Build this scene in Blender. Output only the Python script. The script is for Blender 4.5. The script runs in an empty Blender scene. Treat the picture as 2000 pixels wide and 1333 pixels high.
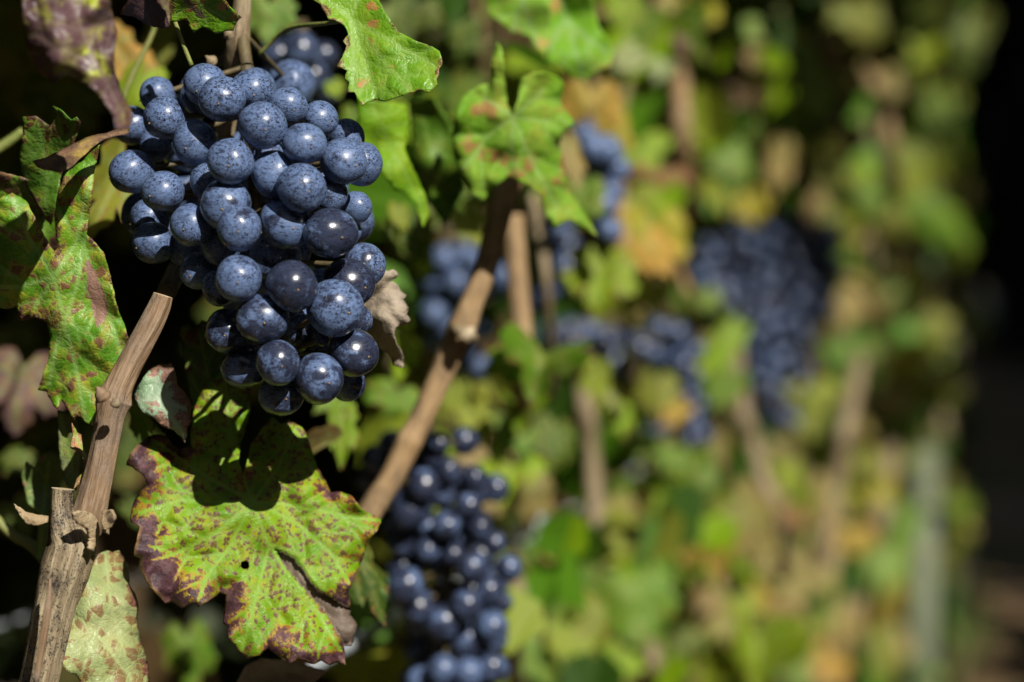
import bpy, bmesh, math, random
import numpy as np
from mathutils import Vector, Matrix, noise
from mathutils.geometry import delaunay_2d_cdt

# ------------------------------------------------------------------ camera, light, exposure
S = bpy.context.scene
C = S.collection
PITCH = math.radians(-2.7)
LENS, SENSOR = 85.0, 36.0
K = SENSOR / LENS / 2000.0                      # metres per photograph pixel at one metre
CAM = Vector((0, 0, 0.80))
FWD = Vector((0, math.cos(PITCH), math.sin(PITCH)))
UP = Vector((0, -math.sin(PITCH), math.cos(PITCH)))
RIGHT = Vector((1, 0, 0))

cd = bpy.data.cameras.new('camera')
cam = bpy.data.objects.new('camera', cd)
C.objects.link(cam)
cam.location = CAM
cam.rotation_euler = (math.pi / 2 + PITCH, 0, 0)
cd.lens, cd.sensor_width = LENS, SENSOR
cd.clip_start, cd.clip_end = 0.02, 600
cd.dof.use_dof = True
cd.dof.focus_distance = 0.708
cd.dof.aperture_fstop = 6.3
cd.dof.aperture_blades = 9
S.camera = cam

SUN = Vector((0.37, -0.70, 0.61)).normalized()   # direction towards the sun
w = bpy.data.worlds.new('World'); S.world = w; w.use_nodes = True
nt = w.node_tree
sky = nt.nodes.new('ShaderNodeTexSky'); sky.sky_type = 'NISHITA'; sky.sun_disc = False
sky.sun_elevation = math.asin(SUN.z); sky.sun_rotation = math.atan2(SUN.x, SUN.y)
bg = nt.nodes['Background']; bg.inputs['Strength'].default_value = 0.05
nt.links.new(sky.outputs[0], bg.inputs['Color'])
sl = bpy.data.lights.new('sun', 'SUN'); sl.energy = 5.0; sl.angle = math.radians(0.5); sl.color = (1.0, 0.95, 0.87)
so = bpy.data.objects.new('sun', sl); C.objects.link(so)
so.rotation_euler = SUN.to_track_quat('Z', 'Y').to_euler(); so.location = (3, -5, 6)
S.view_settings.view_transform = 'Standard'; S.view_settings.look = 'None'
S.view_settings.gamma = 1.0; S.view_settings.use_curve_mapping = False
S.view_settings.exposure = 0.5
S.render.engine = 'CYCLES'
S.cycles.max_bounces = 6; S.cycles.diffuse_bounces = 3; S.cycles.glossy_bounces = 3
S.cycles.transmission_bounces = 3; S.cycles.transparent_max_bounces = 4

rnd = random.Random(7)

# ------------------------------------------------------------------ helpers
def P(px, py, d):
    """world point seen at a photograph position, at depth d along the view axis"""
    return CAM + FWD * d + RIGHT * ((px - 1000) * K * d) + UP * ((666.5 - py) * K * d)

def prop(o, label=None, cat=None, group=None, kind=None):
    if label: o['label'] = label
    if cat: o['category'] = cat
    if group: o['group'] = group
    if kind: o['kind'] = kind
    return o

def empty(name, loc, label, cat, group=None):
    o = bpy.data.objects.new(name, None); C.objects.link(o)
    o.location = loc; o.empty_display_size = 0.05
    return prop(o, label, cat, group)

def link_mesh(name, me, mat=None, parent=None, loc=(0, 0, 0)):
    o = bpy.data.objects.new(name, me); C.objects.link(o)
    if mat and not me.materials: me.materials.append(mat)
    off = Vector(loc)
    p = parent
    while p is not None:
        off = off - p.location; p = p.parent
    o.location = off
    if parent: o.parent = parent
    return o

def mesh_from(name, verts, faces, smooth=True):
    me = bpy.data.meshes.new(name)
    me.from_pydata([tuple(v) for v in verts], [], faces)
    if smooth: me.polygons.foreach_set('use_smooth', [True] * len(me.polygons))
    me.update()
    return me

def attr(me, name, data, typ='FLOAT'):
    a = me.attributes.new(name, typ, 'POINT')
    a.data.foreach_set('value' if typ == 'FLOAT' else 'vector', np.asarray(data, dtype=np.float32).ravel())

class N:
    """short hand for node trees"""
    def __init__(s, name):
        s.m = bpy.data.materials.new(name); s.m.use_nodes = True
        s.t = s.m.node_tree; s.t.nodes.clear()
        s.out = s.t.nodes.new('ShaderNodeOutputMaterial')
    def n(s, typ, **kw):
        nd = s.t.nodes.new(typ)
        for k, v in kw.items():
            if hasattr(nd, k): setattr(nd, k, v)
        return nd
    def l(s, a, b): s.t.links.new(a, b)
    def put(s, sock, v):
        if hasattr(v, 'node'): s.l(v, sock)
        elif isinstance(v, (tuple, list)) and len(v) == 3 and sock.type == 'RGBA': sock.default_value = (*v, 1)
        else: sock.default_value = v
    def math(s, op, a, b=0.0, c=None, clamp=False):
        nd = s.n('ShaderNodeMath', operation=op); nd.use_clamp = clamp
        s.put(nd.inputs[0], a); s.put(nd.inputs[1], b)
        if c is not None: s.put(nd.inputs[2], c)
        return nd.outputs[0]
    def vmath(s, op, a, b):
        nd = s.n('ShaderNodeVectorMath', operation=op)
        s.put(nd.inputs[0], a)
        if op == 'SCALE': s.put(nd.inputs['Scale'], b)
        else: s.put(nd.inputs[1], b)
        return nd.outputs[0]
    def ramp(s, v, a, b, lo=0.0, hi=1.0):
        nd = s.n('ShaderNodeMapRange'); nd.interpolation_type = 'SMOOTHSTEP'; nd.clamp = True
        s.put(nd.inputs['Value'], v); s.put(nd.inputs['From Min'], a); s.put(nd.inputs['From Max'], b)
        s.put(nd.inputs['To Min'], lo); s.put(nd.inputs['To Max'], hi)
        return nd.outputs[0]
    def mix(s, f, a, b):
        nd = s.n('ShaderNodeMix', data_type='RGBA'); s.put(nd.inputs[0], f); s.put(nd.inputs[6], a); s.put(nd.inputs[7], b)
        return nd.outputs[2]
    def mul(s, a, b):
        nd = s.n('ShaderNodeMix', data_type='RGBA', blend_type='MULTIPLY'); s.put(nd.inputs[0], 1.0); s.put(nd.inputs[6], a); s.put(nd.inputs[7], b)
        return nd.outputs[2]
    def noise(s, v, sc, det=2.0, rough=0.5, dist=0.0):
        nd = s.n('ShaderNodeTexNoise'); s.put(nd.inputs['Vector'], v); nd.inputs['Scale'].default_value = sc
        nd.inputs['Detail'].default_value = det; nd.inputs['Roughness'].default_value = rough; nd.inputs['Distortion'].default_value = dist
        return nd.outputs['Fac']
    def vor(s, v, sc, feat='F1'):
        nd = s.n('ShaderNodeTexVoronoi', feature=feat); s.put(nd.inputs['Vector'], v); nd.inputs['Scale'].default_value = sc
        return nd
    def attr(s, name): return s.n('ShaderNodeAttribute', attribute_name=name)
    def bump(s, h, strength, dist):
        nd = s.n('ShaderNodeBump'); s.put(nd.inputs['Height'], h); nd.inputs['Strength'].default_value = strength; nd.inputs['Distance'].default_value = dist
        return nd.outputs[0]
    def principled(s, col, rough, normal=None, spec=0.5):
        nd = s.n('ShaderNodeBsdfPrincipled'); s.put(nd.inputs['Base Color'], col); s.put(nd.inputs['Roughness'], rough)
        s.put(nd.inputs['Specular IOR Level'], spec)
        if normal is not None: s.l(normal, nd.inputs['Normal'])
        return nd
    def done(s, sh): s.l(sh, s.out.inputs['Surface']); return s.m

# ------------------------------------------------------------------ materials
def leaf_material(name, g1=(.1, .2, .02), g2=(.15, .26, .02), yel=(.3, .3, .03), yel_amt=0.3, vein=(.22, .33, .06),
                  spot=(.06, .03, .035), spot_amt=0.2, spot_scale=6.0, edge=(.09, .04, .06), edge_w=0.0, edge_irr=0.5,
                  halo=(.3, .12, .03), halo_w=0.0, dead=(.16, .12, .085), trans=0.25, rough=0.42, by_object=False, spec=0.4, speck=0.0,
                  bump=0.28):
    m = N(name)
    uv = m.attr('pos2').outputs['Vector']
    ve = m.attr('vein').outputs['Fac']; ed = m.attr('edge').outputs['Fac']; mk = m.attr('mask').outputs['Fac']
    if by_object:
        oi = m.n('ShaderNodeObjectInfo')
        r = m.math('MULTIPLY', oi.outputs['Random'], 71.0)
        cx = m.n('ShaderNodeCombineXYZ'); m.l(r, cx.inputs[0]); m.l(r, cx.inputs[2])
        uv = m.vmath('ADD', uv, cx.outputs[0])
        g1 = oi.outputs['Color']; g2 = m.mul(oi.outputs['Color'], (1.25, 1.2, 1.0))
    nA = m.noise(uv, 0.8, 2); nB = m.noise(uv, 2.6, 5, 0.6); nC = m.noise(uv, 14, 3, 0.6)
    wob = m.n('ShaderNodeTexNoise'); m.put(wob.inputs['Vector'], uv); wob.inputs['Scale'].default_value = 5; wob.inputs['Detail'].default_value = 3
    uvw = m.vmath('ADD', uv, m.vmath('SCALE', m.vmath('SUBTRACT', wob.outputs['Color'], (.5, .5, .5)), 0.22))
    cell = m.vor(uvw, spot_scale); cr = m.n('ShaderNodeSeparateColor'); m.l(cell.outputs['Color'], cr.inputs[0]); cr = cr.outputs[0]
    de = m.vor(uvw, spot_scale, 'DISTANCE_TO_EDGE').outputs['Distance']
    fine = m.vor(uvw, spot_scale * 2.6, 'DISTANCE_TO_EDGE').outputs['Distance']
    col = m.mix(m.ramp(nA, .4, .62), g1, g2)
    col = m.mix(m.math('MULTIPLY', m.ramp(nB, .45, .7), yel_amt), col, yel)
    col = m.mix(m.math('MULTIPLY', m.ramp(fine, .08, .0), .34), col, vein)
    col = m.mul(col, m.mix(nC, (.78, .78, .78), (1.2, 1.2, 1.2)))
    notv = m.ramp(ve, .75, .25)
    # angular spots between the veinlets
    sm = m.math('ADD', cr, m.math('MULTIPLY', m.math('SUBTRACT', nB, .5), 1.5))
    sm = m.ramp(sm, 1.0 - spot_amt - .06, 1.0 - spot_amt + .08)
    sm = m.math('MULTIPLY', sm, m.ramp(de, .015, .06)); sm = m.math('MULTIPLY', sm, notv)
    sm2 = m.ramp(m.math('ADD', m.math('MULTIPLY', m.math('SUBTRACT', nB, .5), 1.8), cr), 1.0 - spot_amt - .28, 1.0 - spot_amt + .1)
    if spot_amt > 0:
        col = m.mix(m.math('MULTIPLY', sm2, .35), col, yel)
        col = m.mix(m.math('MULTIPLY', sm, .92), col, m.mix(nC, spot, m.mul(spot, (1.9, 1.7, 1.5))))
    col = m.mix(m.math('MULTIPLY', ve, .88), col, vein)
    if edge_w > 0:
        j = m.math('ADD', m.math('MULTIPLY', m.math('SUBTRACT', nA, .5), edge_irr * 2.2), m.math('MULTIPLY', m.math('SUBTRACT', nB, .5), edge_irr * 2.0))
        j = m.math('ADD', j, m.math('MULTIPLY', m.math('SUBTRACT', cr, .5), .17))
        e = m.math('SUBTRACT', m.math('ADD', m.math('ADD', ed, m.math('MULTIPLY', ve, .34)), m.math('MULTIPLY', m.ramp(fine, .10, .0), .09)), j)
        if halo_w > 0: col = m.mix(m.math('MULTIPLY', m.ramp(e, edge_w + halo_w, edge_w), .8), col, m.mix(m.ramp(nB, .4, .6), halo, m.mul(halo, (1.5, 2.6, .9))))
        em = m.ramp(e, edge_w + .04, edge_w - .03)
        ecol = m.mix(m.ramp(nB, .35, .65), edge, m.mul(edge, (1.9, 1.4, 1.1)))
        ecol = m.mul(ecol, m.mix(m.ramp(nC, .3, .7), (.6, .6, .6), (1.35, 1.35, 1.35)))
        ecol = m.mix(m.math('MULTIPLY', m.ramp(ed, .09, .0), m.ramp(nA, .45, .6)), ecol, (.22, .13, .05))
        col = m.mix(em, col, ecol)
    col = m.mix(m.ramp(m.math('ADD', mk, m.math('MULTIPLY', m.math('SUBTRACT', nC, .5), .5)), .4, .6), col, m.mix(nB, m.mul(dead, (.7, .65, .6)), m.mul(dead, (1.3, 1.25, 1.2))))
    if speck > 0:
        sp = m.ramp(m.noise(uv, 22, 2, .7), .70, .78)
        col = m.mix(m.math('MULTIPLY', sp, speck), col, (.55, .6, .6))
    h = m.math('ADD', m.math('MULTIPLY', m.ramp(fine, 0, .25), .6), m.math('ADD', m.math('MULTIPLY', nC, .8), m.ramp(de, 0, .2)))
    nb = m.bump(h, bump, .0006)
    rg = m.ramp(nB, .3, .7, rough - .08, rough + .14)
    p = m.principled(col, rg, nb, spec)
    tr = m.n('ShaderNodeBsdfTranslucent'); m.l(m.mul(col, (1.25, 1.2, .6)), tr.inputs['Color'])
    mx = m.n('ShaderNodeMixShader'); mx.inputs[0].default_value = trans
    m.l(p.outputs[0], mx.inputs[1]); m.l(tr.outputs[0], mx.inputs[2])
    return m.done(mx.outputs[0])

def grape_material():
    m = N('grape_skin')
    oi = m.n('ShaderNodeObjectInfo'); tc = m.n('ShaderNodeTexCoord')
    r = m.math('MULTIPLY', oi.outputs['Random'], 53.0)
    cx = m.n('ShaderNodeCombineXYZ'); [m.l(r, cx.inputs[i]) for i in range(3)]
    v = m.vmath('ADD', tc.outputs['Object'], cx.outputs[0])
    sp = m.n('ShaderNodeSeparateColor'); m.l(oi.outputs['Color'], sp.inputs[0]); amount = m.math('SUBTRACT', sp.outputs[0], .6)      # how much bloom this berry has kept
    big = m.noise(v, 1.15, 5, .62, .4); mid = m.noise(v, 6.5, 4, .7); fin = m.noise(v, 17, 3, .65); tiny = m.noise(v, 42, 2, .6)
    st = m.n('ShaderNodeMapping'); m.l(v, st.inputs['Vector']); st.inputs['Scale'].default_value = (2.0, 9, 2.5); st.inputs['Rotation'].default_value = (.4, .5, .9)
    scr = m.noise(st.outputs[0], 1.6, 4, .65, .6)
    patch = m.ramp(m.math('ADD', big, m.math('MULTIPLY', amount, .30)), .53, .68)
    speck = m.ramp(m.math('ADD', fin, m.math('MULTIPLY', m.math('SUBTRACT', mid, .5), .8)), .36, .50)
    reg = m.ramp(m.math('ADD', m.noise(v, 1.9, 3, .6), m.math('MULTIPLY', m.math('SUBTRACT', oi.outputs['Random'], .5), .25)), .42, .62)
    speck = m.math('MAXIMUM', speck, m.math('MULTIPLY', reg, .93))
    speck = m.math('MULTIPLY', speck, m.ramp(m.noise(v, 11, 2, .5), .30, .36))
    scratch = m.ramp(scr, .34, .50, .30, 1.0)
    f = m.math('MULTIPLY', m.math('MULTIPLY', m.math('ADD', m.math('MULTIPLY', patch, .82), .18), speck), scratch)
    f = m.math('MULTIPLY', f, m.ramp(tiny, .3, .62, .55, 1.0))
    f = m.math('MULTIPLY', f, m.ramp(mid, .3, .75, .68, 1.0))
    bl = m.mix(m.noise(v, 2.3, 4, .6), (.105, .178, .36), (.165, .235, .405))
    col = m.mix(f, (.010, .0085, .016), bl)
    rg = m.ramp(f, 0, .9, .21, .50)
    nb = m.bump(m.math('ADD', fin, tiny), .05, .03)
    p = m.principled(col, rg, nb, m.ramp(f, 0, .8, .5, .3))
    p.inputs['Coat Weight'].default_value = .09; p.inputs['Coat Roughness'].default_value = .22
    return m.done(p.outputs[0])

def bark_material(name, c1, c2, c3, spk=.5, spk_col=(.02, .015, .01), scale=1.0):
    m = N(name)
    uv = m.attr('pos2').outputs['Vector']             # x: round the cane, y: along it, in cm
    def st(sx, sy):
        mp = m.n('ShaderNodeMapping'); m.l(uv, mp.inputs['Vector']); mp.inputs['Scale'].default_value = (sx, sy, 1); return mp.outputs[0]
    a = m.noise(st(5 * scale, .45), 1, 5, .65, .3); b = m.noise(st(16 * scale, 1.0), 1, 3, .6, .3); c = m.noise(st(1.2, .8), 1, 4, .6); d = m.noise(st(22, 16), 1, 2, .7)
    col = m.mix(m.ramp(a, .35, .65), c1, c2)
    col = m.mix(m.ramp(c, .45, .7), col, c3)
    col = m.mul(col, m.mix(b, (.36, .34, .32), (1.6, 1.6, 1.6)))
    col = m.mix(m.math('MULTIPLY', m.ramp(m.math('ADD', d, m.math('MULTIPLY', m.math('SUBTRACT', c, .5), .5)), .56, .62), spk), col, spk_col)
    nb = m.bump(m.math('ADD', m.math('MULTIPLY', b, .6), a), .7, .0014)
    return m.done(m.principled(col, .62, nb, .35).outputs[0])

def plain(name, c1, c2, scale=20, rough=.6, spec=.4, bump=.3, bd=.002, metal=0):
    m = N(name); tc = m.n('ShaderNodeTexCoord').outputs['Object']
    a = m.noise(tc, scale, 5, .6); b = m.noise(tc, scale * 6, 3, .6)
    col = m.mul(m.mix(m.ramp(a, .35, .65), c1, c2), m.mix(b, (.75, .75, .75), (1.25, 1.25, 1.25)))
    p = m.principled(col, rough, m.bump(m.math('ADD', a, b), bump, bd), spec); p.inputs['Metallic'].default_value = metal
    return m.done(p.outputs[0])

M_GRAPE = grape_material()
M_SCAR = plain('grape_scar', (.16, .10, .04), (.3, .2, .08), 3)
M_STEM = plain('green_stem', (.13, .17, .03), (.2, .2, .06), 60)
M_STEMB = plain('bunch_stem', (.07, .055, .025), (.12, .09, .04), 60)
M_STALKP = plain('pink_stalk', (.2, .12, .06), (.18, .2, .05), 60)
M_OLD = bark_material('old_bark', (.17, .125, .07), (.33, .27, .17), (.05, .042, .038), .95, (.02, .016, .012))
M_CANE = bark_material('brown_cane_bark', (.17, .105, .055), (.26, .18, .11), (.25, .19, .14), .25, (.05, .03, .02))
M_TAN = bark_material('tan_cane_bark', (.27, .17, .08), (.36, .25, .13), (.19, .13, .07), .15, (.06, .035, .02))
M_PALE = bark_material('pale_cane_bark', (.22, .17, .095), (.29, .23, .14), (.16, .11, .06), .2)
M_DARKBARK = bark_material('trunk_bark', (.06, .045, .035), (.11, .085, .06), (.04, .03, .025), .4, scale=.5)
M_CUT = plain('cut_wood', (.32, .25, .15), (.45, .37, .25), 300, .75, .2, .5, .0006)
M_BG = leaf_material('row_leaf', yel=(.28, .26, .03), yel_amt=.22, vein=(.24, .30, .08), spot=(.2, .11, .04), spot_amt=.08, spot_scale=2.5,
                     edge=(.16, .09, .05), edge_w=.01, edge_irr=.3, trans=.38, spec=.25, by_object=True)

# ------------------------------------------------------------------ 2-D geometry for leaves
def seg_dist(p, segs):
    """distance of points p (n,2) to the nearest of the segments (m,4)"""
    out = np.full(len(p), 1e9)
    for x0, y0, x1, y1 in segs:
        dx, dy = x1 - x0, y1 - y0
        t = np.clip(((p[:, 0] - x0) * dx + (p[:, 1] - y0) * dy) / max(dx * dx + dy * dy, 1e-9), 0, 1)
        out = np.minimum(out, np.hypot(p[:, 0] - x0 - t * dx, p[:, 1] - y0 - t * dy))
    return out

def in_poly(p, poly):
    ins = np.zeros(len(p), bool); n = len(poly)
    for i in range(n):
        x0, y0 = poly[i]; x1, y1 = poly[(i + 1) % n]
        if y0 == y1: continue
        c = ((y0 > p[:, 1]) != (y1 > p[:, 1])) & (p[:, 0] < (x1 - x0) * (p[:, 1] - y0) / (y1 - y0) + x0)
        ins ^= c
    return ins

def segs_of(poly, closed=True):
    n = len(poly)
    return [(*poly[i], *poly[(i + 1) % n]) for i in range(n if closed else n - 1)]

def densify(poly, step, tooth, rg):
    """finer outline with small irregular teeth"""
    area = sum(a[0] * b[1] - b[0] * a[1] for a, b in zip(poly, poly[1:] + poly[:1]))
    sg = 1 if area > 0 else -1
    out = []; n = len(poly)
    for i in range(n):
        a, b = poly[i], poly[(i + 1) % n]
        L = math.hypot(b[0] - a[0], b[1] - a[1]); k = max(1, int(L / step))
        nx, ny = (b[1] - a[1]) / max(L, 1e-6) * sg, -(b[0] - a[0]) / max(L, 1e-6) * sg
        for j in range(k):
            t = j / k
            o = 0 if j == 0 else tooth * rg.uniform(-.6, 1.0)
            out.append((a[0] + (b[0] - a[0]) * t + nx * o, a[1] + (b[1] - a[1]) * t + ny * o))
    return out

def branch_veins(mains, rg, unit):
    segs = []; wid = []
    for pl in mains:
        for s in segs_of(pl, False): segs.append(s); wid.append(1.0)
        L = [0]
        for a, b in zip(pl, pl[1:]): L.append(L[-1] + math.hypot(b[0] - a[0], b[1] - a[1]))
        s = unit * .9; side = 1
        while s < L[-1] * .92:
            i = max(j for j in range(len(L) - 1) if L[j] <= s)
            t = (s - L[i]) / (L[i + 1] - L[i]); a, b = pl[i], pl[i + 1]
            x, y = a[0] + (b[0] - a[0]) * t, a[1] + (b[1] - a[1]) * t
            an = math.atan2(b[1] - a[1], b[0] - a[0]) + side * rg.uniform(.65, .95)
            l = unit * rg.uniform(1.2, 2.0) * (1 - .5 * s / L[-1])
            segs.append((x, y, x + l * math.cos(an), y + l * math.sin(an))); wid.append(.55)
            side = -side; s += unit * rg.uniform(.4, .6)
    return segs, wid

def triangulate(outline, inner):
    co = [Vector(p) for p in outline] + [Vector(p) for p in inner]
    n = len(outline)
    r = delaunay_2d_cdt(co, [], [list(range(n))], 1, 1e-5)
    return np.array([(v.x, v.y) for v in r[0]]), [list(f) for f in r[2]]

def hero_leaf(parent, label, outline, mains, mat, d0, gx=0., gy=0., step=5.0, tooth=1.5, bulge=.0009, wave=.003, curl=0., dead=None, hole=None,
              seed=1, fold=None, edge_fn=None, name='leaf', thick=.00035, quad=(0, 0, 0), deadpush=.0, vw=3.2):
    """one leaf of its own outline; d0 depth in metres at its middle, gx/gy tilt (metres per 1000 photo px), quad curvature"""
    rg = random.Random(seed)
    ol = densify(outline, step * 1.4, tooth, rg)
    a = np.array(ol); x0, y0 = a.min(0); x1, y1 = a.max(0)
    gxs, gys = np.meshgrid(np.arange(x0, x1, step), np.arange(y0, y1, step * .87)); gxs[1::2] += step / 2
    g = np.c_[gxs.ravel(), gys.ravel()] + np.array([[rg.uniform(-.2, .2) * step, rg.uniform(-.2, .2) * step] for _ in range(gxs.size)])
    g = g[in_poly(g, ol)]
    g = g[seg_dist(g, segs_of(ol)) > step * .55]
    if hole:
        hx, hy, hr = hole
        g = g[np.hypot(g[:, 0] - hx, g[:, 1] - hy) > hr * 1.25]
        g = np.r_[g, np.array([(hx + hr * math.cos(t) * rg.uniform(.9, 1.1), hy + hr * math.sin(t) * rg.uniform(.9, 1.1)) for t in np.arange(0, 6.28, .4)])]
    v, f = triangulate(ol, g)
    if hole:
        cen = np.array([v[q].mean(0) for q in f]); k = np.hypot(cen[:, 0] - hole[0], cen[:, 1] - hole[1]) > hole[2] * .93
        f = [q for q, kk in zip(f, k) if kk]
    e = seg_dist(v, segs_of(ol))
    vs, wd = branch_veins(mains, rg, 62)
    ve = np.zeros(len(v)); near = np.full(len(v), 1e9)
    for s, wi in zip(vs, wd):
        d = seg_dist(v, [s]); near = np.minimum(near, d / (wi + .2)); ve = np.maximum(ve, wi * np.exp(-(d / (vw * (.5 + .5 * wi))) ** 2))
    cx, cy = v.mean(0)
    mk = in_poly(v, dead).astype(float) if dead else np.zeros(len(v))
    dep = d0 + gx * (v[:, 0] - cx) / 1000 + gy * (v[:, 1] - cy) / 1000
    X, Y = (v[:, 0] - cx) / 100, (v[:, 1] - cy) / 100
    dep += quad[0] * X * X + quad[1] * X * Y + quad[2] * Y * Y
    dep -= bulge * (1 - np.exp(-(near / 17) ** 2))
    nz = np.array([noise.noise(Vector((a / 75, b / 75, seed * 3.7))) + .07 * noise.noise(Vector((a / 30, b / 30, seed * 1.7))) for a, b in v])
    dep += wave * nz
    n2 = np.array([noise.noise(Vector((a / 40, b / 40, seed * 9.1))) for a, b in v])
    dep += curl * np.exp(-(e / 22)) * (.5 + n2)
    dep += deadpush * mk
    if fold is not None:                              # crease along a line: one side turns away
        (fx0, fy0, fx1, fy1), amt = fold
        L = math.hypot(fx1 - fx0, fy1 - fy0); sd = ((v[:, 0] - fx0) * (fy1 - fy0) - (v[:, 1] - fy0) * (fx1 - fx0)) / L
        dep += amt * np.maximum(sd, 0) / 100
    W = [P(a, b, c) for (a, b), c in zip(v, dep)]
    base = W[int(np.argmin(np.hypot(v[:, 0] - mains[0][0][0], v[:, 1] - mains[0][0][1])))].copy()
    me = mesh_from(name, [q - base for q in W], f)
    if edge_fn: e = e + 100 * edge_fn(v[:, 0], v[:, 1])
    attr(me, 'vein', ve); attr(me, 'edge', e / 100); attr(me, 'mask', mk)
    attr(me, 'pos2', np.c_[v / 100, np.full(len(v), seed * 3.3)], 'FLOAT_VECTOR')
    o = link_mesh(name, me, mat, parent, base)
    if label: o['label'] = label
    md = o.modifiers.new('thickness', 'SOLIDIFY'); md.thickness = thick; md.offset = -1
    return o

# generic grape leaf, tip along +Y, unit length, stalk at the origin
HALF = [(0, 1.0), (.05, .92), (.11, .9), (.14, .80), (.22, .77), (.24, .66), (.2, .54), (.31, .60), (.40, .67), (.47, .6), (.56, .58), (.57, .48), (.65, .42), (.59, .3),
        (.5, .2), (.57, .13), (.62, .02), (.53, -.07), (.5, -.18), (.38, -.2), (.3, -.27), (.17, -.23), (.09, -.13), (.02, 0)]
def generic_leaf(seed, spacing=.075, curlv=.12, foldv=.15):
    rg = random.Random(seed)
    L = [(-x * rg.uniform(.88, 1.08), y + rg.uniform(-.025, .025)) for x, y in HALF[1:]]
    R = [(x * rg.uniform(.88, 1.08), y + rg.uniform(-.025, .025)) for x, y in HALF]
    ol = R + L[::-1]
    g = [(x + rg.uniform(-.01, .01), y + rg.uniform(-.01, .01)) for x in np.arange(-.7, .7, spacing) for y in np.arange(-.3, 1.05, spacing)]
    g = np.array(g); g = g[in_poly(g, ol)]; g = g[seg_dist(g, segs_of(ol)) > spacing * .5]
    v, f = triangulate(ol, g)
    mains = [[(0, 0), (0, .9)], [(0, 0), (.25, .35), (.4, .6)], [(0, 0), (-.25, .35), (-.4, .6)], [(0, 0), (.55, .12)], [(0, 0), (-.55, .12)], [(0, 0), (.3, -.2)], [(0, 0), (-.3, -.2)]]
    ve = np.zeros(len(v)); near = np.full(len(v), 9.)
    for m_ in mains:
        d = seg_dist(v, segs_of(m_, False)); near = np.minimum(near, d); ve = np.maximum(ve, np.exp(-(d / .022) ** 2))
    z = foldv * rg.uniform(.3, 1.6) * np.abs(v[:, 0]) - curlv * rg.uniform(.2, 1.6) * ((v[:, 1] - .3) ** 2) + .02 * (1 - np.exp(-(near / .06) ** 2))
    z += np.array([.13 * noise.noise(Vector((a * 2.2, b * 2.2, seed))) for a, b in v])
    z -= curlv * rg.uniform(.0, 1.4) * (v[:, 0] ** 2)
    me = mesh_from('leaf', np.c_[v, z], f)
    attr(me, 'vein', ve); attr(me, 'edge', seg_dist(v, segs_of(ol)) * 5); attr(me, 'mask', np.zeros(len(v)))
    attr(me, 'pos2', np.c_[v * 5, np.full(len(v), seed)], 'FLOAT_VECTOR')
    me.materials.append(M_BG)
    return me
LEAVES = [generic_leaf(i + 1, .09, rnd.uniform(.3, 1.0), rnd.uniform(-.4, 1.3)) for i in range(9)]

PAL = dict(G=(.08, .20, .008), L=(.19, .32, .006), P=(.13, .26, .045), Y=(.38, .32, .02), O=(.42, .24, .045), T=(.30, .22, .09), B=(.13, .085, .04),
           R=(.22, .075, .05), D=(.03, .075, .006), V=(.13, .06, .085), W=(.34, .42, .22), K=(.17, .19, .02), C=(.22, .28, .02))

def leaf_frame(nrm, tip):
    z = nrm.normalized(); y = (tip - z * tip.dot(z)).normalized(); x = y.cross(z)
    return Matrix((x, y, z)).transposed()

def place_leaf(parent, pos, nrm, tip, sx, sy, col, me=None, centre=True):
    me = me or rnd.choice(LEAVES)
    o = bpy.data.objects.new('leaf', me); C.objects.link(o)
    R = leaf_frame(nrm, tip)
    loc = pos - (R @ Vector((0, .38 * sy, 0)) if centre else Vector((0, 0, 0)))
    o.parent = parent
    o.matrix_local = Matrix.Translation(loc - parent.location) @ R.to_4x4() @ Matrix.Diagonal((sx, sy, (sx + sy) / 2, 1))
    o.color = (*col, 1)
    return o

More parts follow.
